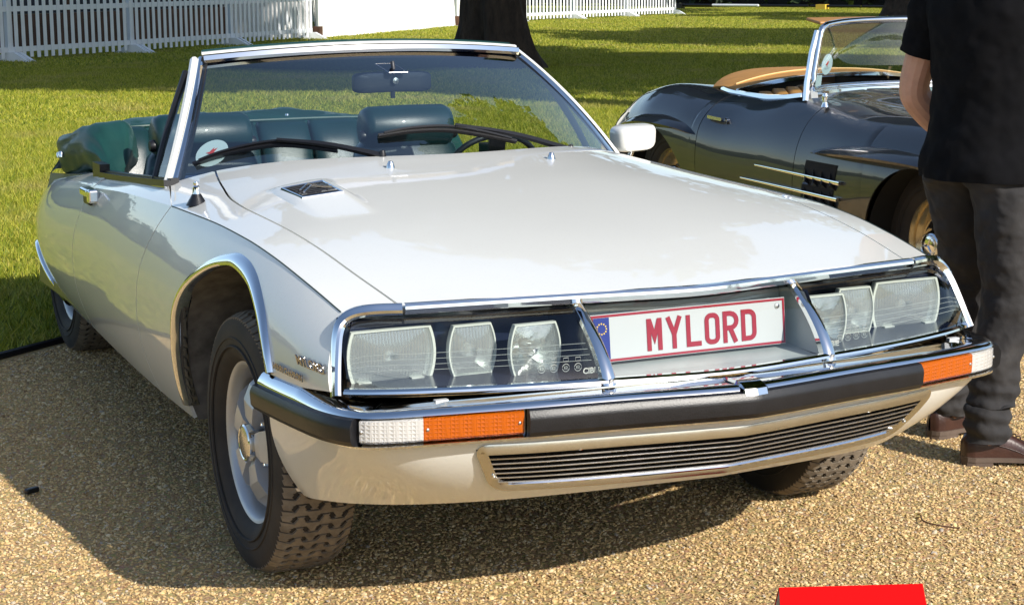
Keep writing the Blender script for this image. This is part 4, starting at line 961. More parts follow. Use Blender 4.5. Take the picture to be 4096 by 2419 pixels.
# cockpit opening: columns below jc and rows between y 1.12 and 2.02 are open
def in_cockpit(i, j):
    y = ysr[i]; x = SECC[i, j, 0]
    if not 1.10 < y < 2.04: return False
    w = .645*(1-max(0, (y-1.55)/.50)**2.6*.25); return x < w
for s in (-1, 1):
    panels = {'front_wing': lambda y: y < .868, 'door': lambda y: .864 <= y < 1.787, 'rear_wing': lambda y: y >= 1.783}
    yl = np.append(ysr, [])
    for nm, cond in panels.items():
        mb = MB(); idx = [i for i in range(len(ysr)) if cond(ysr[i])]
        if nm == 'front_wing': idx = idx+[idx[-1]+1] if False else idx
        j0 = int(NS*.24)
        V = []; F = []
        P = np.array([[rp(i, j, s) for j in range(j0, NS)] for i in idx])
        # stretch the first and last rows so that the panels nearly meet
        if nm == 'front_wing': P[-1, :, 1] = .864
        if nm == 'door': P[0, :, 1] = .868; P[-1, :, 1] = 1.780
        if nm == 'rear_wing': P[0, :, 1] = 1.784
        nu, nv = P.shape[:2]; FF = []
        for a in range(nu-1):
            for b in range(nv-1):
                if nm != 'front_wing' and in_cockpit(idx[a], b+j0) and in_cockpit(idx[a+1], b+j0+1): continue
                q = (a*nv+b, (a+1)*nv+b, (a+1)*nv+b+1, a*nv+b+1); FF.append(q if s < 0 else q[::-1])
        mb.add(P.reshape(-1, 3), FF); o = mb.obj(nm, M['black_paint'], RO, sharp=60); solid(o, .008)
# bonnet, boot deck (one panel each, across the car)
def deck(i0, i1, nm):
    j0 = int(NS*.24); G = []
    for i in range(i0, i1+1): G.append([rp(i, j, -1) for j in range(j0, 0, -1)]+[rp(i, j, 1) for j in range(0, j0+1)])
    return solid(MB().grid(np.array(G), flip=False).obj(nm, M['black_paint'], RO, sharp=60), .006)
ic0 = int(np.argmin(np.abs(ysr-1.10))); ic1 = int(np.argmin(np.abs(ysr-2.06)))
deck(0, ic0, 'bonnet'); deck(ic1, len(ysr)-1, 'boot_lid')
mb = MB(); mb.poly([(s*SECC[0, j, 0], ysr[0], SECC[0, j, 1]) for s, js in ((1, range(NS)), (-1, range(NS-1, -1, -1))) for j in js]); mb.obj('nose_panel', M['black_paint'], RO, smooth=False)
mb = MB(); mb.poly([(s*SECC[-1, j, 0], ysr[-1], SECC[-1, j, 1]) for s, js in ((1, range(NS)), (-1, range(NS-1, -1, -1))) for j in js]); mb.obj('tail_panel', M['black_paint'], RO, smooth=False)
mb = MB(); mb.grid(np.array([[(s*.60, y, .26) for s in (-1, 1)] for y in (-.6, 1, 3.2)])); mb.grid(np.array([[(s*.62, 1.12, z) for s in (-1, 1)] for z in (.26, .86)])); mb.obj('underbody', M['void'], RO, smooth=False)
for s in (-1, 1):
    for c, ra, z0, hh in ARCHES:
        mb = MB(); th = np.linspace(-.1, math.pi+.1, 24); mb.grid(np.array([[(s*x, c+(ra+.006)*math.cos(t), z0+(hh+.004)*math.sin(t)) for x in (.845, .5)] for t in th])); mb.add([(s*.5, c+ra*math.cos(t), z0+hh*math.sin(t)) for t in th], [tuple(range(24))]); mb.obj('wheel_arch_liner', M['void'], RO)
# eyebrow fins over the wheels
def side_x(y, z):
    sec = rsec(y); k = int(NS*.5); o = np.argsort(sec[k:, 1]); return float(np.interp(z, sec[k:, 1][o], sec[k:, 0][o]))
def fin(pts, s, wmax):
    P = cat(pts, 34); G = []
    for i, (y, z) in enumerate(P):
        t = i/33; k = (math.sin(math.pi*t)**.55); x = side_x(y, z)
        G.append([(s*(x-.012), y, z+.042*k), (s*(x+.18*wmax*k+.004), y, z+.036*k), (s*(x+.60*wmax*k+.004), y, z+.022*k), (s*(x+wmax*k+.003), y, z+.002*k), (s*(x+.96*wmax*k+.002), y, z-.010*k), (s*(x+.5*wmax*k), y, z-.012*k), (s*(x-.012), y, z-.008*k)])
    mb = MB(); mb.grid(np.array(G), wv=True); mb.obj('wheel_fin', M['black_paint'], RO, fix=True, sharp=50)
for s in (-1, 1):
    fin([(2.76, .60), (2.62, .655), (2.40, .690), (2.15, .700), (1.95, .690), (1.80, .665)], s, .072)
    fin([(.74, .668), (.55, .680), (.30, .692), (.05, .695), (-.20, .685), (-.42, .64)], s, .078)
    # door handle, side vents and strips
    hx = side_x(1.65, .757); MB().sweep([(s*(hx+.02), 1.725, .760), (s*(hx+.024), 1.65, .758), (s*(hx+.02), 1.585, .755)], [(-.006, -.008), (.006, -.008), (.006, .008), (-.006, .008)]).obj('door_handle', M['steel'], RO)
    mb = MB(); mb.lathe([(0, .02), (.012, .018), (.014, 0)], c=(s*(hx+.004) if s > 0 else s*(hx+.016), 1.555, .752), axis='x', n=14); mb.obj('lock', M['chrome'], RO)
    for a, b in (((1.19, .569), (.44, .557)), ((1.32, .495), (.457, .483))):
        P = [(s*(side_x(y, z)+.010), y, z) for y, z in zip(np.linspace(a[0], b[0], 14), np.linspace(a[1], b[1], 14))]
        MB().sweep(P, [(-.006, -.006), (.006, -.006), (.008, 0), (.006, .006), (-.006, .006)], scale=np.linspace(.55, 1.3, 14)).obj('side_strip', M['chrome'], RO)
    vent = MB(); G = [[(s*(side_x(y+.03*(.632-z)/.19, z)+.003), y+.03*(.632-z)/.19, z) for y in np.linspace(.49, .76, 6)] for z in np.linspace(.455, .632, 8)]; vent.grid(np.array(G), flip=(s > 0)); vo = vent.obj('wing_vent', M['void'], RO, fix=True)
    for r_ in range(2):
        for k in range(4):
            y0 = .525+.072*k; z0 = .47+.085*r_; sx = side_x(y0, z0)
            mb = MB(); mb.add([(s*(sx+.004), y0-.036, z0-.036), (s*(sx+.004), y0+.036, z0-.036), (s*(sx+.004), y0+.010, z0+.042), (s*(sx+.026), y0-.020, z0-.012)], [(0, 1, 3), (1, 2, 3), (2, 0, 3)]); mb.obj('vent_gill', M['black_paint'], vo, smooth=False)
# wheels
TY2 = make_tyre(.335, .165, .198); 
mb = MB(); mb.lathe([(.19, .05), (.186, -.02), (.190, -.045), (.200, -.062), (.206, -.062), (.207, -.055)], n=60); mb.lathe([(.188, -.035), (.172, -.046), (.165, -.036), (.150, -.014), (.128, -.026), (.112, -.040), (0, -.03)], n=60)
RM2 = mb.mesh('rim', simple('gravel_tinted_wheel', (.72, .60, .38), .22, .8), sharp=40)  # golden reflection of the gravel put into the rim colour
mb = MB(); mb.lathe([(.112, -.040), (.116, -.050), (.108, -.060), (.090, -.064), (.066, -.078), (.060, -.092), (.050, -.100), (.025, -.105), (0, -.106)], n=48); HC2 = mb.mesh('hub_cap', M['chrome'], sharp=50)
def star():
    mb = MB()
    for k in range(3):
        a = math.pi/2+k*2*math.pi/3; d = (0, math.cos(a), math.sin(a)); p = (0, -math.sin(a), math.cos(a))
        tip = [(-.108, d[1]*.046, d[2]*.046)]; b1 = (-.106, p[1]*.007, p[2]*.007); b2 = (-.106, -p[1]*.007, -p[2]*.007); mb.add([tip[0], b1, (-.113, 0, 0), b2], [(0, 1, 2), (0, 2, 3)])
    mb.tube([(-.107, .048*math.cos(t), .048*math.sin(t)) for t in np.linspace(0, 2*math.pi, 30, endpoint=False)], .003, 6, closed=True)
    return mb.mesh('hub_emblem', M['chrome'], smooth=False)
STR = star()
for x, y, s in ((-.645, -.03, -1), (.645, -.03, 1), (-.645, 2.36, -1), (.645, 2.36, 1)):
    w = empty('wheel', RO, (x, y, .337)); w.rotation_euler = (.4, 0, math.pi if s > 0 else 0)
    put('tyre', TY2, w); put('rim', RM2, w); put('hub_cap', HC2, w); put('hub_emblem', STR, w)
# windscreen
def rgs(s, v):
    a = abs(s); B = np.array((.655*s, 1.30-.235*a**2.4, .925)); T_ = np.array((.585*s, 1.235-.14*a**2.4, 1.242-.022*a**4)); return B*(1-v)+T_*v
RWS = MB().grid(np.array([[rgs(s, v) for v in np.linspace(0, 1, 12)] for s in np.linspace(-1, 1, 33)])).obj('windscreen', M['glass'], RO, sharp=None)
lo = [rgs(s, 0) for s in np.linspace(-1, 1, 40)]; hi = [rgs(s, 1) for s in np.linspace(1, -1, 40)]
def corner(a, b): return [a+(b-a)*t for t in (.12, .5, .88)]
loop = [*[rgs(s, .0) for s in np.linspace(-.95, .95, 36)], rgs(.985, .025), *[rgs(1, v) for v in np.linspace(.07, .90, 10)], rgs(.985, .965), *[rgs(s, 1.0) for s in np.linspace(.93, -.93, 36)], rgs(-.985, .965), *[rgs(-1, v) for v in np.linspace(.90, .07, 10)], rgs(-.985, .025)]
mb = MB(); mb.tube(np.array(loop), .0155, 10, closed=True); mb.obj('windscreen_frame', M['chrome'], RO, sharp=None)
MB().sweep([rgs(s, 0)+np.array((0, -.012, -.022)) for s in np.linspace(-1, 1, 40)], [(-.03, -.02), (.03, -.02), (.025, .012), (-.02, .02)]).obj('windscreen_base', M['chrome'], RO, fix=True)
for s in (-1, 1):
    MB().sweep([(s*.690, 1.055, .875), (s*.672, 1.075, .96), (s*.640, 1.090, 1.10), (s*.607, 1.098, 1.20)], [(-.010, -.010), (.010, -.010), (.008, .010), (-.008, .010)], up=(0, -1, 0)).obj('windscreen_pillar', M['chrome'], RO, fix=True)
    bevel(MB().box((s*.30, 1.31, 1.238), (.40, .13, .016), rot=Matrix.Rotation(R(8), 3, 'X')).obj('sun_visor', M['tan_leather'], RO, smooth=False), .006)
ws2 = rgs(-.74, .30); n2 = np.array((-.55, -.83, .1)); n2 /= np.linalg.norm(n2); axx = np.array((.83, -.55, 0)); axx /= np.linalg.norm(axx); ayy = np.cross(n2, axx); ayy = ayy if ayy[2] > 0 else -ayy
S2 = empty('sticker', RO); e = 1e-3; n2 = np.cross(rgs(-.74+e, .36)-rgs(-.74-e, .36), rgs(-.74, .36+e)-rgs(-.74, .36-e)); n2 /= np.linalg.norm(n2); n2 = n2 if n2[1] < 0 else -n2
axx = rgs(-.70, .36)-rgs(-.78, .36); axx /= np.linalg.norm(axx); ayy = np.cross(n2, axx); ayy = ayy if ayy[2] > 0 else -ayy; c2 = rgs(-.80, .36)+n2*-.006
mb = MB(); mb.poly([c2+axx*.050*math.cos(t)+ayy*.050*math.sin(t) for t in np.linspace(0, 2*math.pi, 33)[:-1]]); mb.obj('sticker_disc', M['paper'], S2, smooth=False); bird(c2, axx, ayy, n2, .020, S2)
c3 = rgs(-.88, .12)+n2*-.006; mb = MB(); mb.poly([c3+axx*a*.027+ayy*b*.026 for a, b in ((-1, -1), (1, -1), (1, 1), (-1, 1))]); mb.obj('sticker_label', M['paper'], S2, smooth=False)
# cockpit: chrome coaming, tan hood cover, seats
rimp = [(-.675, 1.10), (-.665, 1.30), (-.655, 1.52), (-.640, 1.72), (-.625, 1.88), (-.60, 2.00)]
for s in (-1, 1):
    P = cat([(-s*x, y, float(np.interp(y, [1.10, 1.3, 1.52, 1.72, 1.9, 2.05], [.900, .878, .868, .868, .874, .886]))) for x, y in rimp], 24)
    MB().sweep(P, [(-.016, -.010), (.016, -.010), (.018, .002), (.006, .012), (-.010, .010)]).obj('cockpit_trim', M['chrome'], RO, fix=True)
    mb = MB(); mb.grid(np.array([[(s*.645, y, .40), (s*.65, y, .86)] for y in np.linspace(1.12, 2.0, 6)])); mb.obj('door_lining', M['tan_leather'], RO)
# hood cover: curved tan panel with a bright front edge
HC = empty('hood_cover', RO)
def hood(u, v):
    """u -1..1 across, v 0 front edge .. 1 rear"""
    yf = 1.745+.05*abs(u)**3; yr = 2.47-.36*abs(u)**2.2; w = .64*u; y = yf*(1-v)+yr*v
    return (w*(1-.06*v), y, .880+.072*(1-abs(u)**2.3)+.014*math.sin(math.pi*v))
mb = MB(); mb.grid(np.array([[hood(u, v) for v in np.linspace(0, 1, 14)] for u in np.linspace(-1, 1, 41)])); solid(mb.obj('cover_panel', M['tan_cloth'], HC, fix=True), .01)
MB().sweep([np.array(hood(u, 0))+np.array((0, -.006, .0)) for u in np.linspace(-1, 1, 41)], [(-.010, -.010), (.010, -.010), (.010, .008), (-.010, .008)]).obj('cover_edge', M['chrome'], HC, fix=True)
MB().tube([np.array(hood(u*.93, .30))+np.array((0, 0, .004)) for u in np.linspace(-1, 1, 41)], .005, 6).obj('cover_piping', simple('pale_piping', (.72, .45, .18), .5), HC)
mb = MB(); mb.grid(np.array([[(.63*u, 1.775+.05*abs(u)**3, .868+.068*(1-abs(u)**2.3)), (.63*u, 1.84+.05*abs(u)**2, .45)] for u in np.linspace(-1, 1, 21)])); mb.obj('cockpit_rear_wall', M['void'], RO)
mb = MB(); mb.grid(np.array([[(-.62, y, .34), (.62, y, .34)] for y in (1.1, 2.0)])); mb.obj('cockpit_floor', M['void'], RO)
for cx in (-.32, .32):
    st = empty('seat', RO, (cx, 1.50, .34))
    pad('seat_cushion', [((0, -.22, .06), .22, .06, (1, 0, 0), (0, 0, 1)), ((0, -.2, .12), .24, .08, (1, 0, 0), (0, 0, 1)), ((0, .16, .10), .24, .08, (1, 0, 0), (0, 0, 1))], M['tan_leather'], st)
    for k in range(6):
        x = -.20+.08*k; hgt = .52+.025*math.cos((k-2.5)*.55)
        pad('seat_rib', [((x, .10, .12), .038, .05, (1, 0, 0), (0, 1, 0)), ((x, .13, .25), .041, .06, (1, 0, 0), (0, 1, 0)), ((x, .18, hgt-.06), .041, .058, (1, 0, 0), (0, 1, 0)), ((x, .205, hgt-.01), .038, .045, (1, 0, 0), (0, 1, 0)), ((x, .215, hgt+.012), .028, .024, (1, 0, 0), (0, 1, 0))], M['tan_leather'], st, n=16, p=.7)
# door mirror and aerial base on the right front wing
mb = MB(); mb.lathe([(0, .060), (.010, .056), (.016, .040), (.010, .020), (.014, .006), (.018, -.006)], c=(-.72, .84, .868), axis='z', n=16); mb.obj('wing_fitting', M['chrome'], RO)
for s in (-1, 1):
    mb = MB(); mb.lathe([(0, -.04), (.05, -.03), (.068, -.01), (.07, .03)], c=(s*.50, -.76, .555), axis='y', n=24); mb.obj('headlamp', M['lens_plain'], RO)
# ================================================================== the man in black beside the car
HP = Vector((1.508, .060, 0)); fx, fy = .975, .22
Fv = np.array((fx, fy, 0))/math.hypot(fx, fy); Lv = np.array((-Fv[1], Fv[0], 0)); Uv = np.array((0, 0, 1.))
MAN = tag(empty('person', None, tuple(HP)), 'person in black T-shirt, dark grey jeans and brown brogue shoes, seen from behind', 'person')
def man(f, l, u): return Fv*f+Lv*l+Uv*u
M['skin'] = simple('skin', (.50, .26, .17), .5, var=.08, vscale=30, Subsurface_Weight=.1)
M['tshirt'] = simple('black_cotton', (.0050, .0050, .0060), .95, spec=.12, var=.3, vscale=15, bumpd=.0008, bscale=500)
def denim():
    m = NT('dark_grey_denim'); n = m.noise(6, 6); n2 = m.noise(30, 4); c = m.ramp(n, [(.35, (.014, .013, .014)), (.6, (.030, .028, .028)), (.78, (.065, .060, .058))]); m.set(Base_Color=c, Roughness=.88); m.bump(n2, .004, .6); return m.mat
M['denim'] = denim()
M['shoe'] = simple('brown_shoe_leather', (.045, .018, .012), .36, coat=.25, var=.35, vscale=14, bumpd=.0006, bscale=120)
M['sole'] = simple('shoe_sole', (.10, .070, .052), .7, var=.2)
M['hair'] = simple('dark_hair', (.03, .02, .015), .6, bumpd=.003, bscale=120)
def loft(name, rings, mat, parent, n=26, cap=True, fold=None, crease=None):
    """rings: (centre, axis a vec, axis b vec) ; fold(i, t, angle) -> radial scale"""
    mb = MB(); G = []
    for i, (c, a, b) in enumerate(rings):
        c, a, b = map(lambda q: np.array(q, float), (c, a, b)); row = []
        for t in np.linspace(0, 2*math.pi, n, endpoint=False):
            k = 1 if fold is None else fold(i/(len(rings)-1), t); row.append(c+k*(a*math.cos(t)+b*math.sin(t)))
        G.append(row)
    mb.grid(np.array(G), wv=True)
    if cap: m = len(G); mb.f += [tuple(range(n)), tuple(range((m-1)*n, m*n))[::-1]]; mb.m += [0, 0]
    o = mb.obj(name, mat, parent, fix=True, sharp=None)
    if crease:
        tx = bpy.data.textures.new('cloth_folds', 'CLOUDS'); tx.noise_scale = crease[1]; tx.noise_depth = 2
        sb = o.modifiers.new('Sub', 'SUBSURF'); sb.levels = 1; sb.render_levels = 2
        dm = o.modifiers.new('Folds', 'DISPLACE'); dm.texture = tx; dm.strength = crease[0]; dm.texture_coords = 'LOCAL'; dm.mid_level = .5
    return o
def smooth_rings(keys, m):
    """keys: list of (centre(3), radius a, radius b, dir a, dir b) -> m interpolated rings"""
    A = np.array([np.concatenate([k[0], np.array(k[3])*k[1], np.array(k[4])*k[2]]) for k in keys]); D = cat(A, m)
    return [(d[:3], d[3:6], d[6:9]) for d in D]
# continuous body: skeleton grown with a Skin modifier
def skinned(name, verts, edges, radii, mat, parent, sub=2, root=0):
    me = bpy.data.meshes.new(name); me.from_pydata([tuple(v) for v in verts], edges, []); o = bpy.data.objects.new(name, me); COL.objects.link(o); o.parent = parent; me.materials.append(mat)
    o.modifiers.new('Skin', 'SKIN'); 
    for i, r_ in enumerate(radii): me.skin_vertices[0].data[i].radius = (r_, r_) if not isinstance(r_, tuple) else r_
    me.skin_vertices[0].data[root].use_root = True
    s = o.modifiers.new('Sub', 'SUBSURF'); s.levels = sub; s.render_levels = sub
    for p in me.polygons: p.use_smooth = True
    return o
rf_h = np.array((1.395, -.02, 0))-np.array(HP); rfd = np.array((.90, -.43, 0)); lf_h = np.array((1.50, .265, 0))-np.array(HP); lfd = np.array((.93, .10, 0)); lfd = lfd/np.linalg.norm(lfd); rfd = rfd/np.linalg.norm(rfd)
rank = rf_h+rfd*.075+Uv*.09; lank = lf_h+lfd*.075+Uv*.09
pel = man(0, 0, .95); lhip = man(.0, .095, .90); rhip = man(0, -.095, .90)
lkn = lhip*.45+lank*.55+man(.05, .01, .03)+np.array((.036, -.017, 0)); rkn = rhip*.45+rank*.55+man(.045, -.01, .03)
chest = man(.005, 0, 1.28); nb = man(.0, 0, 1.45); nk = man(.02, 0, 1.50); hd = man(.05, 0, 1.62); ht = man(.045, 0, 1.74)
lsh = man(-.01, .185, 1.405); rsh = man(.0, -.185, 1.405)
lel = np.array((1.425, .325, 1.105))-np.array(HP); lwr = np.array((1.585, .300, .955))-np.array(HP); lhd = lwr+man(.07, -.01, -.055)
rel = rsh+man(.19, -.05, -.24); rwr = rel+man(.16, .13, .10); rhd = rwr+man(.06, .05, .03)
V = [pel, man(0, 0, 1.10), chest, nb, nk, hd, ht, lsh, lel, lel*.5+lwr*.5, lwr, lhd, rsh, rel, rwr, rhd, lhip, lkn, lank, lank-Uv*.05, rhip, rkn, rank, rank-Uv*.05]
Ed = [(0, 1), (1, 2), (2, 3), (3, 4), (4, 5), (5, 6), (3, 7), (7, 8), (8, 9), (9, 10), (10, 11), (3, 12), (12, 13), (13, 14), (14, 15), (0, 16), (16, 17), (17, 18), (18, 19), (0, 20), (20, 21), (21, 22), (22, 23)]
Rd = [.11, .11, .12, .06, .055, .085, .06, .062, .052, .055, .042, .040, .058, .045, .032, .034, .085, .058, .04, .035, .085, .058, .04, .035]
skinned('body', V, Ed, Rd, M['skin'], MAN)
def fingers(hand, dirv, sidev, parent):
    dirv = dirv/np.linalg.norm(dirv)
    for k, ln in enumerate((.062, .075, .070, .055)):
        b = hand+sidev*(.027-.018*k)+dirv*.02; P = [b, b+dirv*ln*.5+Uv*-.006, b+dirv*ln*.85+Uv*-.022]; skinned('finger', P, [(0, 1), (1, 2)], [.0095, .0085, .007], M['skin'], parent, 1)
    b = hand+sidev*.033-dirv*.02; skinned('thumb', [b, b+sidev*.03+dirv*.03, b+sidev*.035+dirv*.06], [(0, 1), (1, 2)], [.011, .010, .008], M['skin'], parent, 1)
fingers(lhd, man(.7, -.2, -.6), man(.3, .1, .5), MAN); fingers(rhd, man(.6, .7, .1), man(.2, 0, .9), MAN)
# head details
mb = MB(); 
for s in (-1, 1):
    pass
loft('hair', smooth_rings([(man(-.045, 0, 1.57), .045, .06, Fv, Lv), (man(-.02, 0, 1.62), .088, .086, Fv, Lv), (man(.015, 0, 1.68), .108, .088, Fv, Lv), (man(.02, 0, 1.74), .100, .080, Fv, Lv), (man(.02, 0, 1.775), .06, .05, Fv, Lv), (man(.02, 0, 1.785), .015, .015, Fv, Lv)], 20), M['hair'], MAN)
for s in (-1, 1):
    loft('ear', smooth_rings([(man(.035, s*.078, 1.60), .006, .012, Lv, Fv), (man(.03, s*.085, 1.625), .008, .020, Lv, Fv), (man(.03, s*.086, 1.65), .008, .018, Lv, Fv), (man(.035, s*.08, 1.668), .004, .008, Lv, Fv)], 10), M['skin'], MAN, n=12)
    loft('eye', smooth_rings([(man(.118, s*.032, 1.640), .002, .006, Fv, Lv), (man(.120, s*.032, 1.645), .006, .012, Fv, Lv), (man(.118, s*.032, 1.650), .002, .006, Fv, Lv)], 6), M['plate_white'], MAN, n=10)
loft('nose', smooth_rings([(man(.135, 0, 1.595), .006, .012, Fv, Lv), (man(.142, 0, 1.605), .016, .016, Fv, Lv), (man(.128, 0, 1.635), .012, .010, Fv, Lv), (man(.118, 0, 1.66), .006, .008, Fv, Lv)], 10), M['skin'], MAN, n=12)
loft('mouth', smooth_rings([(man(.122, -.024, 1.572), .003, .003, Fv, Uv), (man(.130, 0, 1.573), .005, .006, Fv, Uv), (man(.122, .024, 1.572), .003, .003, Fv, Uv)], 8), simple('lips', (.35, .12, .10), .5), MAN, n=8)
# T-shirt: torso and two sleeves
rs = np.random.RandomState(5)
def wr(a, b, c, ph): return lambda i, t: 1+a*math.sin(b*t+ph+c*i)*(.4+.6*math.sin(i*7+t*2)**2)+a*.6*math.sin(17*i+3*t+ph*2)
loft('t_shirt', smooth_rings([(man(-.010, 0, .862), .166, .204, Fv, Lv), (man(-.010, 0, .90), .166, .204, Fv, Lv), (man(-.004, 0, 1.0), .146, .190, Fv, Lv), (man(-.005, 0, 1.12), .132, .184, Fv, Lv), (man(-.002, 0, 1.25), .144, .206, Fv, Lv), (man(-.005, 0, 1.35), .138, .214, Fv, Lv), (man(-.012, 0, 1.425), .118, .205, Fv, Lv), (man(-.010, 0, 1.470), .092, .145, Fv, Lv), (man(.0, 0, 1.505), .072, .080, Fv, Lv)], 46), M['tshirt'], MAN, n=44, cap=False, fold=wr(.012, 5, 9, 1.0), crease=(.028, .12))
def sleeve(sh, el, k0=.0, k1=.62):
    d = el-sh; d = d/np.linalg.norm(d); a = np.cross(d, Uv); a /= np.linalg.norm(a); b = np.cross(d, a); L = np.linalg.norm(el-sh)
    loft('t_shirt_sleeve', smooth_rings([(sh-d*.05+Uv*.014, .074, .074, a, b), (sh+d*.05, .086, .084, a, b), (sh+d*L*.35, .078, .074, a, b), (sh+d*L*k1, .076, .072, a, b)], 16), M['tshirt'], MAN, n=26, cap=False, fold=wr(.02, 3, 6, .3), crease=(.02, .06))
sleeve(lsh, lel, k1=.60); sleeve(rsh, rel, k1=.7)
# jeans: seat and two legs, stacked folds over the shoes
def leg(hip, kn, an, side):
    K = []; o = lambda f, l, u: man(f, l, u)
    a1, b1 = Fv, Lv
    top = man(.0, side*.052, .96); 
    keys = [(man(.0, side*.045, .99), .118, .118), (man(-.012, side*.062, .93), .132, .112), (man(-.016, side*.078, .86), .130, .104), (hip*.78+kn*.22+man(-.006, 0, 0), .116, .108), (hip*.35+kn*.65, .100, .096), (kn, .088, .088), (kn*.6+an*.4+man(-.016, 0, 0), .074, .074), (kn*.25+an*.75+man(-.008, 0, 0), .070, .070), (an+Uv*.10, .070, .068), (an+Uv*.055, .074, .072), (an+Uv*.02, .070, .068), (an-Uv*.015, .066, .064)]
    rings = smooth_rings([(k[0], k[1], k[2], a1, b1) for k in keys], 90)
    def fold(i, t):
        z = 0.0
        if i > .74: z += .085*math.sin((i-.74)*120+1.3*math.sin(t+side))*min(1, (i-.74)*10)
        if .40 < i < .66: z += .030*math.sin((i-.4)*70+2*math.sin(t*1+1))*math.sin((i-.40)/.26*math.pi)
        if i < .3: z += .016*math.sin(i*40+3*t)
        return 1+z+.012*math.sin(5*t+9*i)
    loft('jeans_leg', rings, M['denim'], MAN, n=40, cap=False, fold=fold, crease=(.024, .085))
leg(lhip, lkn, lank, 1); leg(rhip, rkn, rank, -1)
# shoes
def shoe(h, d, name='shoe'):
    lat = np.array((-d[1], d[0], 0)); root = empty(name, MAN, tuple(h))
    def sec(t): # t 0 heel .. 1 toe : half width, top height
        return (np.interp(t, [0, .04, .12, .3, .5, .68, .82, .93, 1], [.004, .026, .034, .034, .038, .047, .046, .034, .006]))
    def top(t): return np.interp(t, [0, .04, .12, .26, .36, .5, .62, .75, .88, .96, 1], [.075, .095, .108, .108, .106, .092, .074, .060, .052, .042, .030])
    mb = MB(); G = []
    for t in np.r_[np.linspace(0, .12, 7), np.linspace(.14, .9, 26), np.linspace(.92, 1, 6)]:
        w, hh = sec(t), top(t); row = []
        for a in np.linspace(0, math.pi, 17):
            ca, sa = math.cos(a), math.sin(a); row.append(d*(t*.295-.005)+lat*(w*math.copysign(abs(ca)**.7, ca)*(1 if sa < .6 else 1))+Uv*(.026+(hh-.026)*abs(sa)**.75))
        G.append(row)
    mb.grid(np.array(G)); mb.obj('upper', M['shoe'], root, fix=True, sharp=None)
    mb = MB(); pts = []
    ts = np.r_[np.linspace(0, .12, 6), np.linspace(.16, .9, 18), np.linspace(.93, 1, 5)]
    L_ = [(t, sec(t)+.006) for t in ts]+[(t, -sec(t)-.006) for t in ts[::-1]]
    G = [[d*((t*1.02-.015)*.295)+lat*w+Uv*z for z in (.014, .028)] for t, w in L_]
    mb.grid(np.array(G), wu=True); n = len(G); mb.f += [tuple(2*i+1 for i in range(n)), tuple(2*i for i in reversed(range(n)))]; mb.m += [0, 0]; mb.obj('sole', M['sole'], root, smooth=False)
    Lh = [(t, sec(t)+.004) for t in np.linspace(0, .30, 8)]+[(t, -sec(t)-.004) for t in np.linspace(.30, 0, 8)]
    MB().prism([d*((t*1.02-.012)*.295)+lat*w+Uv*.0 for t, w in Lh], (0, 0, .0145)).obj('heel', M['sole'], root, smooth=False)
    for k in range(5): t = .40+.045*k; MB().tube([d*t*.295+lat*.018+Uv*(top(t)+.001), d*(t+.01)*.295+Uv*(top(t)+.005), d*t*.295-lat*.018+Uv*(top(t)+.001)], .0022, 6).obj('lace', M['shoe'], root)
    for q in (1, -1): # brogue seams
        MB().tube([d*t*.295+lat*q*(sec(t)*1.005+.0008)+Uv*z for t, z in ((.03, .075), (.15, .070), (.30, .068), (.42, .060), (.52, .050), (.60, .040), (.72, .036))], .0012, 5).obj('seam', M['shoe'], root)
shoe(rf_h, rfd); shoe(lf_h, lfd)

# ================================================================== red stand in front
SG = tag(empty('display_stand', None, (.43, -.79, 0), R(-22)), 'red tent-shaped display card standing on the gravel in front', 'display card')
M['red_card'] = simple('red_card', (.58, .0015, .003), .8, spec=.08)
M['card_grey'] = simple('grey_card', (.35, .33, .30), .7)
bpy.data.objects.remove(SG)
_a, _b = np.array((-.040, -1.177, 0)), np.array((.249, -1.292, 0)); _d = (_b-_a)/np.linalg.norm(_b-_a); _n = np.array((_d[1], -_d[0], 0))   # _n toward the viewer
SG = tag(empty('display_stand', None, tuple((_a+_b)/2)), 'red tent-shaped display card standing on the gravel in front', 'display card')
def sgp(u, v, z): return _d*u+_n*v+Uv*z
hw, hz = .155, .19
MB().prism([sgp(-hw, 0, hz), sgp(hw, 0, hz), sgp(hw+.012, .13, .0), sgp(-hw-.012, .13, .0)], tuple(_n*.003+Uv*.002)).obj('front_panel', M['red_card'], SG, smooth=False)
MB().prism([sgp(-hw, 0, hz), sgp(hw, 0, hz), sgp(hw+.012, -.10, .0), sgp(-hw-.012, -.10, .0)], tuple(-_n*.003)).obj('rear_panel', M['red_card'], SG, smooth=False)
for q in (-1, 1): MB().prism([sgp(q*(hw-.003), -.002, hz-.004), sgp(q*(hw+.008), .126, .0), sgp(q*(hw+.008), -.096, .0)], tuple(_d*q*.002)).obj('side_panel', M['card_grey'], SG, smooth=False)
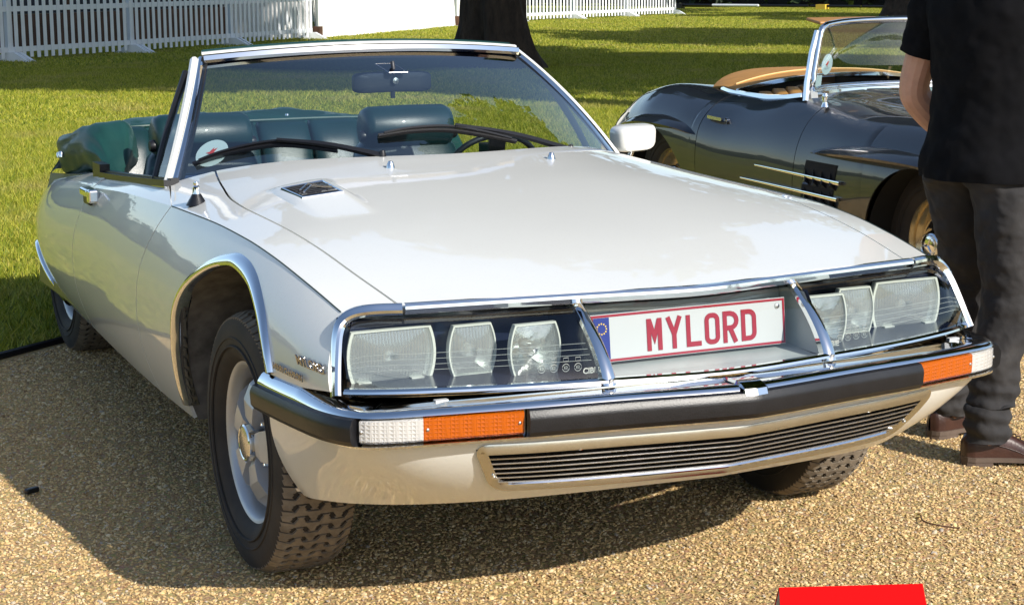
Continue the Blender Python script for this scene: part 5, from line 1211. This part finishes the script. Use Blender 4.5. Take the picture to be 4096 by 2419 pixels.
# ================================================================== ground
def lawn_line(x): return 2.89+.77*(x+.97)           # gravel in front of this line, lawn behind it
def gravel_mat():
    m = NT('gravel_ground'); n1 = m.noise(1.3, 5); n2 = m.noise(170, 5, .7); v = m.node('ShaderNodeTexVoronoi'); v.inputs['Scale'].default_value = 95; m.link(m.coord(), v.inputs['Vector'])
    c = m.ramp(n2, [(.30, (.33, .215, .090)), (.55, (.50, .345, .155)), (.75, (.60, .44, .215))]); c = m.mixc(m.ramp(n1, [(.4, (0, 0, 0)), (.7, (.5, .5, .5))]), c, (.56, .395, .18)); c = m.mixc(.25, c, v.outputs['Color'], 'SOFT_LIGHT')
    m.set(Base_Color=c, Roughness=.95); h = m.math('ADD', n2, m.math('MULTIPLY', v.outputs['Distance'], -1.0)); m.bump(h, .006); return m.mat
def pebble_mat():
    m = NT('gravel_stone'); oi = m.node('ShaderNodeObjectInfo'); c = m.ramp(oi.outputs['Random'], [(0, (.22, .145, .07)), (.12, (.38, .255, .12)), (.45, (.57, .39, .17)), (.75, (.66, .475, .225)), (.93, (.72, .58, .36)), (1, (.36, .31, .26))])
    m.set(Base_Color=c, Roughness=.85); return m.mat
def lawn_mat():
    m = NT('lawn'); n1 = m.noise(.9, 6, .6); n2 = m.noise(9, 6, .7); n3 = m.noise(90, 3)
    c = m.ramp(n2, [(.30, (.12, .165, .005)), (.50, (.27, .30, .008)), (.72, (.45, .42, .03))]); c = m.mixc(m.ramp(n1, [(.52, (0, 0, 0)), (.72, (.75, .75, .75))]), c, (.36, .27, .06)); m.set(Base_Color=c, Roughness=.9); m.bump(m.math('ADD', n2, m.math('MULTIPLY', n3, .5)), .05, .9); return m.mat
def blade_mat():
    m = NT('grass_blade'); oi = m.node('ShaderNodeObjectInfo'); ge = m.noise(.9, 5, .6, vec=oi.outputs['Location']); c = m.ramp(oi.outputs['Random'], [(0, (.13, .19, .012)), (.4, (.28, .325, .020)), (.75, (.46, .46, .035)), (1, (.58, .50, .10))])
    c = m.mixc(m.ramp(ge, [(.52, (0, 0, 0)), (.75, (.85, .85, .85))]), c, (.46, .38, .13)); m.set(Base_Color=c, Roughness=.6, Transmission_Weight=0.0)
    tl = m.node('ShaderNodeBsdfTranslucent'); m.link(c, tl.inputs[0]); mx = m.node('ShaderNodeMixShader'); mx.inputs[0].default_value = .30; m.link(m.b.outputs[0], mx.inputs[1]); m.link(tl.outputs[0], mx.inputs[2]); m.link(mx.outputs[0], m.out.inputs[0]); return m.mat
GM, PM, LM, BM = gravel_mat(), pebble_mat(), lawn_mat(), blade_mat()
mb = MB(); mb.poly([(-120, -120, 0), (120, -120, 0), (120, lawn_line(120)-40, 0), (6, lawn_line(6), 0), (-6, lawn_line(-6), 0), (-120, lawn_line(-6), 0)]); GRD = tag(mb.obj('gravel_ground', GM, None, smooth=False), kind='structure')
mb = MB(); mb.poly([(-120, lawn_line(-6), 0), (-6, lawn_line(-6), 0), (6, lawn_line(6), 0), (120, lawn_line(120)-40, 0), (400, 400, 0), (-400, 400, 0), (-400, lawn_line(-6), 0)]); LAWN = tag(mb.obj('lawn', LM, None, smooth=False), kind='structure')
mb = MB(); mb.poly([(-400, -400, -.01), (400, -400, -.01), (400, 400, -.01), (-400, 400, -.01)]); tag(mb.obj('terrain', LM, None, smooth=False), kind='structure')
P = [(x, lawn_line(x), .012+.004*math.sin(x*3)) for x in np.linspace(-5, 5.5, 60)]
tag(MB().tube(P, .017, 8).obj('lawn_edging', M['rubber'], None), 'thin black edging strip between gravel and lawn', 'edging')

def scatter(name, base, mat, kind, density, seed, smin, smax, noise_scale=0, tilt=.35, size=(.006, .004)):
    ng = bpy.data.node_groups.new(name, 'GeometryNodeTree'); ng.interface.new_socket('Geometry', in_out='INPUT', socket_type='NodeSocketGeometry'); ng.interface.new_socket('Geometry', in_out='OUTPUT', socket_type='NodeSocketGeometry')
    N = ng.nodes.new; L = ng.links.new; gi, go = N('NodeGroupInput'), N('NodeGroupOutput'); dp = N('GeometryNodeDistributePointsOnFaces'); dp.inputs['Density'].default_value = density; dp.inputs['Seed'].default_value = seed
    L(gi.outputs[0], dp.inputs['Mesh'])
    if noise_scale:
        nt_ = N('ShaderNodeTexNoise'); nt_.inputs['Scale'].default_value = noise_scale; nt_.inputs['Detail'].default_value = 3; mr = N('ShaderNodeMapRange'); mr.inputs[1].default_value = .42; mr.inputs[2].default_value = .60; mr.inputs[3].default_value = density*.16; mr.inputs[4].default_value = density; L(nt_.outputs[0], mr.inputs[0]); L(mr.outputs[0], dp.inputs['Density'])
    ip = N('GeometryNodeInstanceOnPoints'); rv = N('FunctionNodeRandomValue'); rv.data_type = 'FLOAT_VECTOR'; rv.inputs[0].default_value = (-tilt, -tilt, -3.14); rv.inputs[1].default_value = (tilt, tilt, 3.14)
    sv = N('FunctionNodeRandomValue'); sv.data_type = 'FLOAT_VECTOR'; sv.inputs[0].default_value = smin; sv.inputs[1].default_value = smax; sv.inputs['Seed'].default_value = 5
    if kind == 'stone': pr_ = N('GeometryNodeMeshIcoSphere'); pr_.inputs['Radius'].default_value = 1.0; pr_.inputs['Subdivisions'].default_value = 1
    else: pr_ = N('GeometryNodeMeshCone'); pr_.inputs['Vertices'].default_value = 3; pr_.inputs['Radius Top'].default_value = 0.0; pr_.inputs['Radius Bottom'].default_value = size[0]; pr_.inputs['Depth'].default_value = size[1]; pr_.fill_type = 'NONE'
    sm = N('GeometryNodeSetMaterial'); sm.inputs['Material'].default_value = mat; L(pr_.outputs[0], sm.inputs[0])
    L(dp.outputs['Points'], ip.inputs['Points']); L(sm.outputs[0], ip.inputs['Instance']); L(rv.outputs[0], ip.inputs['Rotation']); L(sv.outputs[0], ip.inputs['Scale']); L(ip.outputs[0], go.inputs[0])
    base.modifiers.new('Scatter', 'NODES').node_group = ng; base['kind'] = 'stuff'; return base
def patch(name, pts, z, mat): return MB().poly([(x, y, z) for x, y in pts]).obj(name, mat, None, smooth=False)
gp_ = patch('gravel', [(-2.6, -1.9), (3.6, -1.9), (4.4, .5), (4.6, lawn_line(4.6)-.06), (-2.9, lawn_line(-2.9)-.06)], .0012, PM)
scatter('gravel', gp_, PM, 'stone', 11000, 3, (.0020, .0018, .0010), (.0074, .0054, .0034), 1.1, .5)
gp2 = patch('gravel', [(-2.6, -1.9), (3.6, -1.9), (4.4, .5), (4.6, lawn_line(4.6)-.06), (-2.9, lawn_line(-2.9)-.06)], .0014, PM)
scatter('gravel_large', gp2, PM, 'stone', 420, 17, (.0055, .0045, .003), (.0125, .0090, .0058), .7, .6)
tag(gp2, 'scattered larger gravel stones among the finer ones', 'gravel')
tag(gp_, 'loose tan gravel stones on the ground around the cars', 'gravel')
lp_ = patch('grass', [(-3.4, lawn_line(-3.4)+.03), (6.5, lawn_line(6.5)+.03), (12, 9.5), (15, 14), (-1.5, 14), (-3.4, 6)], .0012, BM)
scatter('grass_near', lp_, BM, 'blade', 3000, 8, (.7, .7, .5), (1.3, 1.3, 1.4), 0, .9, (.0034, .052))
tag(lp_, 'short sunlit lawn grass behind the parked cars', 'grass')
lp2 = patch('grass', [(-1.5, 14.02), (15, 14.02), (24, 26), (-1, 26)], .0012, BM)
scatter('grass_mid', lp2, BM, 'blade', 900, 9, (.8, .8, .6), (1.4, 1.4, 1.4), 0, .95, (.0055, .045))
tag(lp2, 'lawn grass in tree shade on the way to the picket fence', 'grass')
lp3 = patch('grass', [(-1, 26.02), (24, 26.02), (50, 48), (46, 62), (24, 54), (10, 38)], .0012, BM)
scatter('grass_far', lp3, BM, 'blade', 260, 10, (.8, .8, .6), (1.5, 1.5, 1.4), 0, .95, (.010, .05))
tag(lp3, 'far lawn grass along the fences and the tent', 'grass')

# ================================================================== picket fences
M['white_wood'] = simple('white_fence_paint', (.76, .79, .82), .6, var=.05, vscale=4)
mb = MB(); mb.prism([(-.043, 0, .05), (.043, 0, .05), (.043, 0, 1.06), (0, 0, 1.13), (-.043, 0, 1.06)], (0, .012, 0)); PICK = mb.mesh('picket', M['white_wood'], smooth=False)
mb = MB(); mb.box((.5, 0, 0), (1, .03, .09)); RAIL = mb.mesh('rail', M['white_wood'], smooth=False)
mb = MB(); mb.box((0, 0, .56), (.11, .09, 1.12)); mb.box((0, 0, 1.14), (.14, .12, .04), taper=.5); POST = mb.mesh('post', M['white_wood'], smooth=False)
mb = MB(); mb.prism([(-.04, -.42, .0), (-.04, .42, .0), (-.04, .10, .16), (-.04, -.10, .16)], (.08, 0, 0)); FOOT = mb.mesh('foot', M['white_wood'], smooth=False)
def fence(a, b, label, seed):
    rs = random.Random(seed); d = Vector((b[0]-a[0], b[1]-a[1], 0)); L = d.length; root = tag(empty('fence_panel', None, (a[0], a[1], 0), math.atan2(d.y, d.x)), label, 'fence', 'white picket fence panels'); n = int(L/.184)
    for k in range(n):
        x = (k+.5)*L/n; put('picket', PICK, root, (x, -.035, rs.uniform(-.006, .01)), (0, rs.uniform(-.006, .006), 0))
    for z in (.20, .90): put('rail', RAIL, root, (0, 0, z), scl=(L, 1, 1))
    put('post', POST, root, (0, .06, 0)); put('foot', FOOT, root, (0.02, -.06, 0)); put('foot', FOOT, root, (L-.12, -.06, 0))
fp = [(0.95, 26.0), (3.62, 28.26), (6.30, 30.48), (9.01, 32.95), (11.60, 35.40)]
for (a, b), lb in zip(zip(fp, fp[1:]), ('white picket fence panel at the far left edge of the lawn', 'white picket fence panel second from the left edge', 'white picket fence panel third from the left, above the windscreen corner', 'white picket fence panel meeting the left end of the white tent')): fence(a, b, lb, int(a[0]*7))
fr = [(21.6, 45.55), (24.4, 47.15), (27.2, 48.75), (30.0, 50.42)]
for (a, b), lb in zip(zip(fr, fr[1:]), ('white picket fence panel just right of the dark tree trunk', 'middle white picket fence panel right of the tree trunk', 'last white picket fence panel before the dark hedge')): fence(a, b, lb, int(a[0]*5))
# brown wall and dark screen seen through the left fence
BWL = tag(empty('garden_wall', None, (0, 27.4, 0), math.atan2(9.4, 10.6)), 'low brown wall with dark screen behind the left picket fence', 'wall')
M['brown_wall'] = simple('brown_wall', (.085, .040, .022), .85, var=.4, vscale=3); M['navy_screen'] = simple('dark_screen', (.010, .012, .022), .7, var=.4, vscale=1.2)
MB().box((7.0, .6, .36), (14.6, .25, .72)).obj('wall_base', M['brown_wall'], BWL, smooth=False); MB().box((7.0, .66, 1.4), (14.6, .12, 1.35)).obj('screen', M['navy_screen'], BWL, smooth=False)
for k in range(8): MB().box((.4+1.9*k, .58, 1.4), (.10, .12, 1.36)).obj('screen_post', M['brown_wall'], BWL, smooth=False)

# ================================================================== tent
TN = tag(empty('tent', None, (11.75, 35.55, 0), math.atan2(6.95, 6.5)), 'white canvas marquee wall between the fence and the tree', 'tent')
def canvas():
    m = NT('white_canvas'); n = m.noise(.8, 5, .6, dist=1.2); m.set(Base_Color=m.ramp(n, [(.3, (.78, .77, .74)), (.7, (.84, .83, .80))]), Roughness=.7); m.bump(n, .25, .5); return m.mat
M['canvas'] = canvas(); L1 = 9.5
def wallp(x, z): return (x, .05*math.sin(x*1.7)*(1-z/2.6)+.03*math.sin(x*5.2+z*1.3)+.12*(z/2.6), z)
solid(MB().grid(np.array([[wallp(x, z) for z in np.linspace(.02, 2.6, 12)] for x in np.linspace(0, L1, 90)]), flip=True).obj('front_wall', M['canvas'], TN), .01)
solid(MB().grid(np.array([[(x, wallp(x, .02)[1]+.12*q*q-.22*q, .012+.006*math.sin(x*3)) for q in (0, 1)] for x in np.linspace(0, L1, 60)])).obj('ground_flap', M['canvas'], TN), .006)
MB().grid(np.array([[wallp(L1+t*3.4, z) for z in np.linspace(.02, 2.6, 8)] for t in np.linspace(0.02, 1, 30)]), flip=True).obj('front_wall', M['canvas'], TN)
MB().grid(np.array([[(0, y, z) for z in (.02, 2.6)] for y in np.linspace(0.1, 7, 10)])).obj('side_wall', M['canvas'], TN); MB().grid(np.array([[(L1+3.4, y, z) for z in (.02, 2.6)] for y in np.linspace(0.1, 7, 10)])).obj('side_wall', M['canvas'], TN)
MB().grid(np.array([[(x, .0, 2.6), (x, 3.5, 4.2), (x, 7, 2.6)] for x in (-.1, L1+3.5)])).obj('roof', M['canvas'], TN, smooth=False)
for x in (0.0, L1, L1+3.4): MB().tube([(x, -.03, 0), (x, -.03, 2.62)], .035, 8).obj('pole', simple('tent_pole', (.30, .34, .33), .4, .6), TN); MB().box((x, -.05, .14), (.18, .16, .28)).obj('pole_weight', M['brown_wall'], TN, smooth=False)

# ================================================================== trees
def bark():
    m = NT('dark_bark'); v = m.coord('Object', (1, 1, .25)); n = m.noise(9, 8, .7, vec=v); n2 = m.noise(2.2, 4)
    m.set(Base_Color=m.ramp(n, [(.3, (.018, .012, .008)), (.6, (.055, .036, .023)), (.8, (.11, .078, .050))]), Roughness=.95); m.bump(m.math('ADD', n, n2), .09); return m.mat
def leafm(name, c0, c1):
    m = NT(name); ge = m.node('ShaderNodeNewGeometry'); c = m.ramp(ge.outputs['Random Per Island'], [(0, c0), (1, c1)]); m.set(Base_Color=c, Roughness=.6); tl = m.node('ShaderNodeBsdfTranslucent'); m.link(c, tl.inputs[0]); mx = m.node('ShaderNodeMixShader'); mx.inputs[0].default_value = .35; m.link(m.b.outputs[0], mx.inputs[1]); m.link(tl.outputs[0], mx.inputs[2]); m.link(mx.outputs[0], m.out.inputs[0]); return m.mat
M['bark'] = bark(); M['leaf'] = leafm('tree_leaf', (.020, .045, .008), (.060, .105, .018)); M['leaf_dark'] = leafm('dark_leaf', (.012, .026, .008), (.035, .060, .018))
def leaves(mb, c, r, n, size, rs, flat=.8):
    for _ in range(n):
        u = rs.normal(size=3); u /= np.linalg.norm(u); p = np.array(c)+u*np.array((r, r, r*flat))*rs.uniform(.35, 1)**.5
        a = rs.normal(size=3); a /= np.linalg.norm(a); b = np.cross(a, rs.normal(size=3)); b /= np.linalg.norm(b)+1e-9; s = size*rs.uniform(.6, 1.4)
        mb.add([p-a*s, p+b*s*.55, p+a*s, p-b*s*.55], [(0, 1, 2, 3)])
def tree(loc, r0, h, crown_c, crown_r, label, seed, nclump=34, per=150, lsize=.22, lean=(0, 0), knob=.12):
    rs = np.random.RandomState(seed); t = tag(empty('tree', None, (loc[0], loc[1], 0)), label, 'tree', 'park trees'); mb = MB(); G = []; ph = rs.uniform(0, 6, 6)
    zs = np.r_[np.linspace(-.15, 1.2, 14), np.linspace(1.4, h*.62, 14)]
    for z in zs:
        k = r0*(1-.45*max(z, 0)/(h*.62))+r0*.55*math.exp(-max(z, 0)*2.4); row = []
        for a in np.linspace(0, 2*math.pi, 40, endpoint=False):
            q = k*(1+knob*math.sin(3*a+ph[0]+z*.4)+knob*.6*math.sin(7*a+ph[1]+z*1.7)*math.cos(z*1.3+ph[2])+knob*.35*math.sin(13*a+ph[3]+z*3)+knob*.5*math.sin(2*a+z*2.3+ph[4])); row.append((q*math.cos(a)+lean[0]*max(z, 0), q*math.sin(a)+lean[1]*max(z, 0), z))
        G.append(row)
    mb.grid(np.array(G), wv=True, flip=True); mb.obj('trunk', M['bark'], t, fix=True, sharp=None)
    base = np.array((lean[0]*h*.5, lean[1]*h*.5, h*.42)); cc = np.array(crown_c, float)
    for k in range(7):
        a = k*2*math.pi/7+rs.uniform(-.3, .3); e = cc+np.array((math.cos(a)*crown_r*.6, math.sin(a)*crown_r*.6, rs.uniform(-.2, .35)*crown_r)); mid = (base+e)/2+np.array((0, 0, .12*h*.3)); P = cat([base, mid, e], 10); MB().tube(P, r0*.30, 7, scale=np.linspace(1, .25, 10)).obj('limb', M['bark'], t)
    mb = MB()
    for k in range(nclump):
        u = rs.normal(size=3); u /= np.linalg.norm(u); p = cc+u*np.array((crown_r, crown_r, crown_r*.72))*rs.uniform(.3, 1)**.6; leaves(mb, p, crown_r*rs.uniform(.22, .36), per, lsize, rs)
    mb.obj('crown', M['leaf'], t, smooth=False); return t
tree((10.0, 21.9), .52, 12, (0, 0, 8.6), 5.5, 'thick gnarled dark tree trunk standing behind the windscreen', 4, 60, 240, .28, (.0, .0), .17)
tree((34.3, 43.0), .62, 14, (0, 0, 11), 5.5, 'dark tree trunk beyond the black roadster windscreen', 9, 36, 120, .28)
# trees to the right of the picture whose shade crosses the lawn
tree((13.8, 6.6), .5, 17, (0, 0, 12.8), 5.9, 'tall leafy tree beside the parked cars shading the lawn', 21, 90, 260, .34)
tree((17.6, 5.2), .45, 15, (0, 0, 11.0), 4.3, 'broad tree nearest the lawn shading the roadster side', 25, 60, 260, .32)
tree((10.6, 5.3), .45, 18, (0, 0, 15.0), 4.6, 'high crowned tree shading the left picket fence', 26, 70, 260, .34)
tree((39.2, 26.5), .5, 15, (0, 0, 11.0), 4.6, 'unseen tree added to shade the trunk beyond the roadster', 27, 50, 170, .30)  # out of view, added to throw shade on the far trunk
tree((27.5, 11.5), .5, 17, (0, 0, 12.0), 4.6, 'second tall tree beside the lawn casting long shade', 22, 60, 190, .30)
# hedge, barrier
def hedge(c, sz, label, n, mat, ls, rot=0):
    rs = np.random.RandomState(int(c[0]*3)+5); t = tag(empty('hedge', None, c, rot), label, 'hedge'); mb = MB()
    for _ in range(n):
        p = np.array((rs.uniform(-.5, .5)*sz[0], rs.uniform(-.5, .5)*sz[1], rs.uniform(0, 1)**.8*sz[2])); p[2] *= (.82+.18*math.sin(p[0]*.7+1)*math.cos(p[0]*.23)); a = rs.normal(size=3); a /= np.linalg.norm(a); b = np.cross(a, rs.normal(size=3)); b /= np.linalg.norm(b); s = ls*rs.uniform(.6, 1.5); mb.add([p-a*s, p+b*s*.6, p+a*s, p-b*s*.6], [(0, 1, 2, 3)])
    mb.obj('foliage', mat, t, smooth=False); MB().box((0, 0, sz[2]*.42), (sz[0]*.96, sz[1]*.5, sz[2]*.8)).obj('branches', M['void'], t, smooth=False); return t
hedge((39.6, 58.6, 0), (34, 3.0, 5.0), 'dark clipped hedge at the far end of the lawn', 9000, M['leaf_dark'], .22, R(-64.5))
BR = tag(empty('barrier', None, (36.6, 56.2, 0), R(-64.5)), 'low white and red barrier pole on the far lawn', 'barrier')
for k in range(6): MB().tube([(-6+2.2*k, 0, .14), (-3.9+2.2*k, 0, .14)], .05, 8).obj('barrier_pole', M['white_wood'] if k == 2 else M['rubber'], BR)
for x in (-3.2, 3.3): MB().box((x, 0, .1), (.4, .3, .2)).obj('barrier_foot', M['gold'] if x > 0 else M['rubber'], BR, smooth=False)
# distant wood closing the horizon all round
rs = np.random.RandomState(11); mb = MB()
for k in range(380):
    a = k*2*math.pi/380+rs.uniform(-.01, .01); rr = rs.uniform(88, 116); h = rs.uniform(7, 13)*(.75+.25*math.sin(a*5)); c = (rr*math.cos(a), rr*math.sin(a)+10, h*.48); leaves(mb, c, h*.50, 125, .42, rs, 1.0)
    core = MB(); n0 = len(mb.v); core.lathe([(.01, 0), (h*.30, h*.08), (h*.40, h*.40), (h*.28, h*.75), (.01, h*.86)], c=(c[0], c[1], 0), axis='z', n=7); mb.add(core.v, core.f)
tag(mb.obj('treeline', M['leaf_dark'], None, smooth=False), 'distant dark wood closing the horizon', 'wood', kind='stuff')
# dead leaf and twig on the gravel
def curl(pts, r_, name, lab, cat_, m): tag(MB().tube(cat(pts, 12), r_, 6).obj(name, m, None), lab, cat_)
curl([(.93, -.42, .010), (.90, -.47, .012), (.915, -.52, .011), (.95, -.56, .010)], .0022, 'twig', 'small curved brown twig on the gravel by the front tyre', 'twig', M['brown_wall'])
o = MB().box((-1.22, .92, .012), (.045, .02, .016), rot=Matrix.Rotation(.5, 3, 'Z')).obj('rubber_scrap', M['rubber'], None, smooth=False); bevel(o, .005); tag(o, 'small black scrap lying in the shaded gravel', 'scrap')
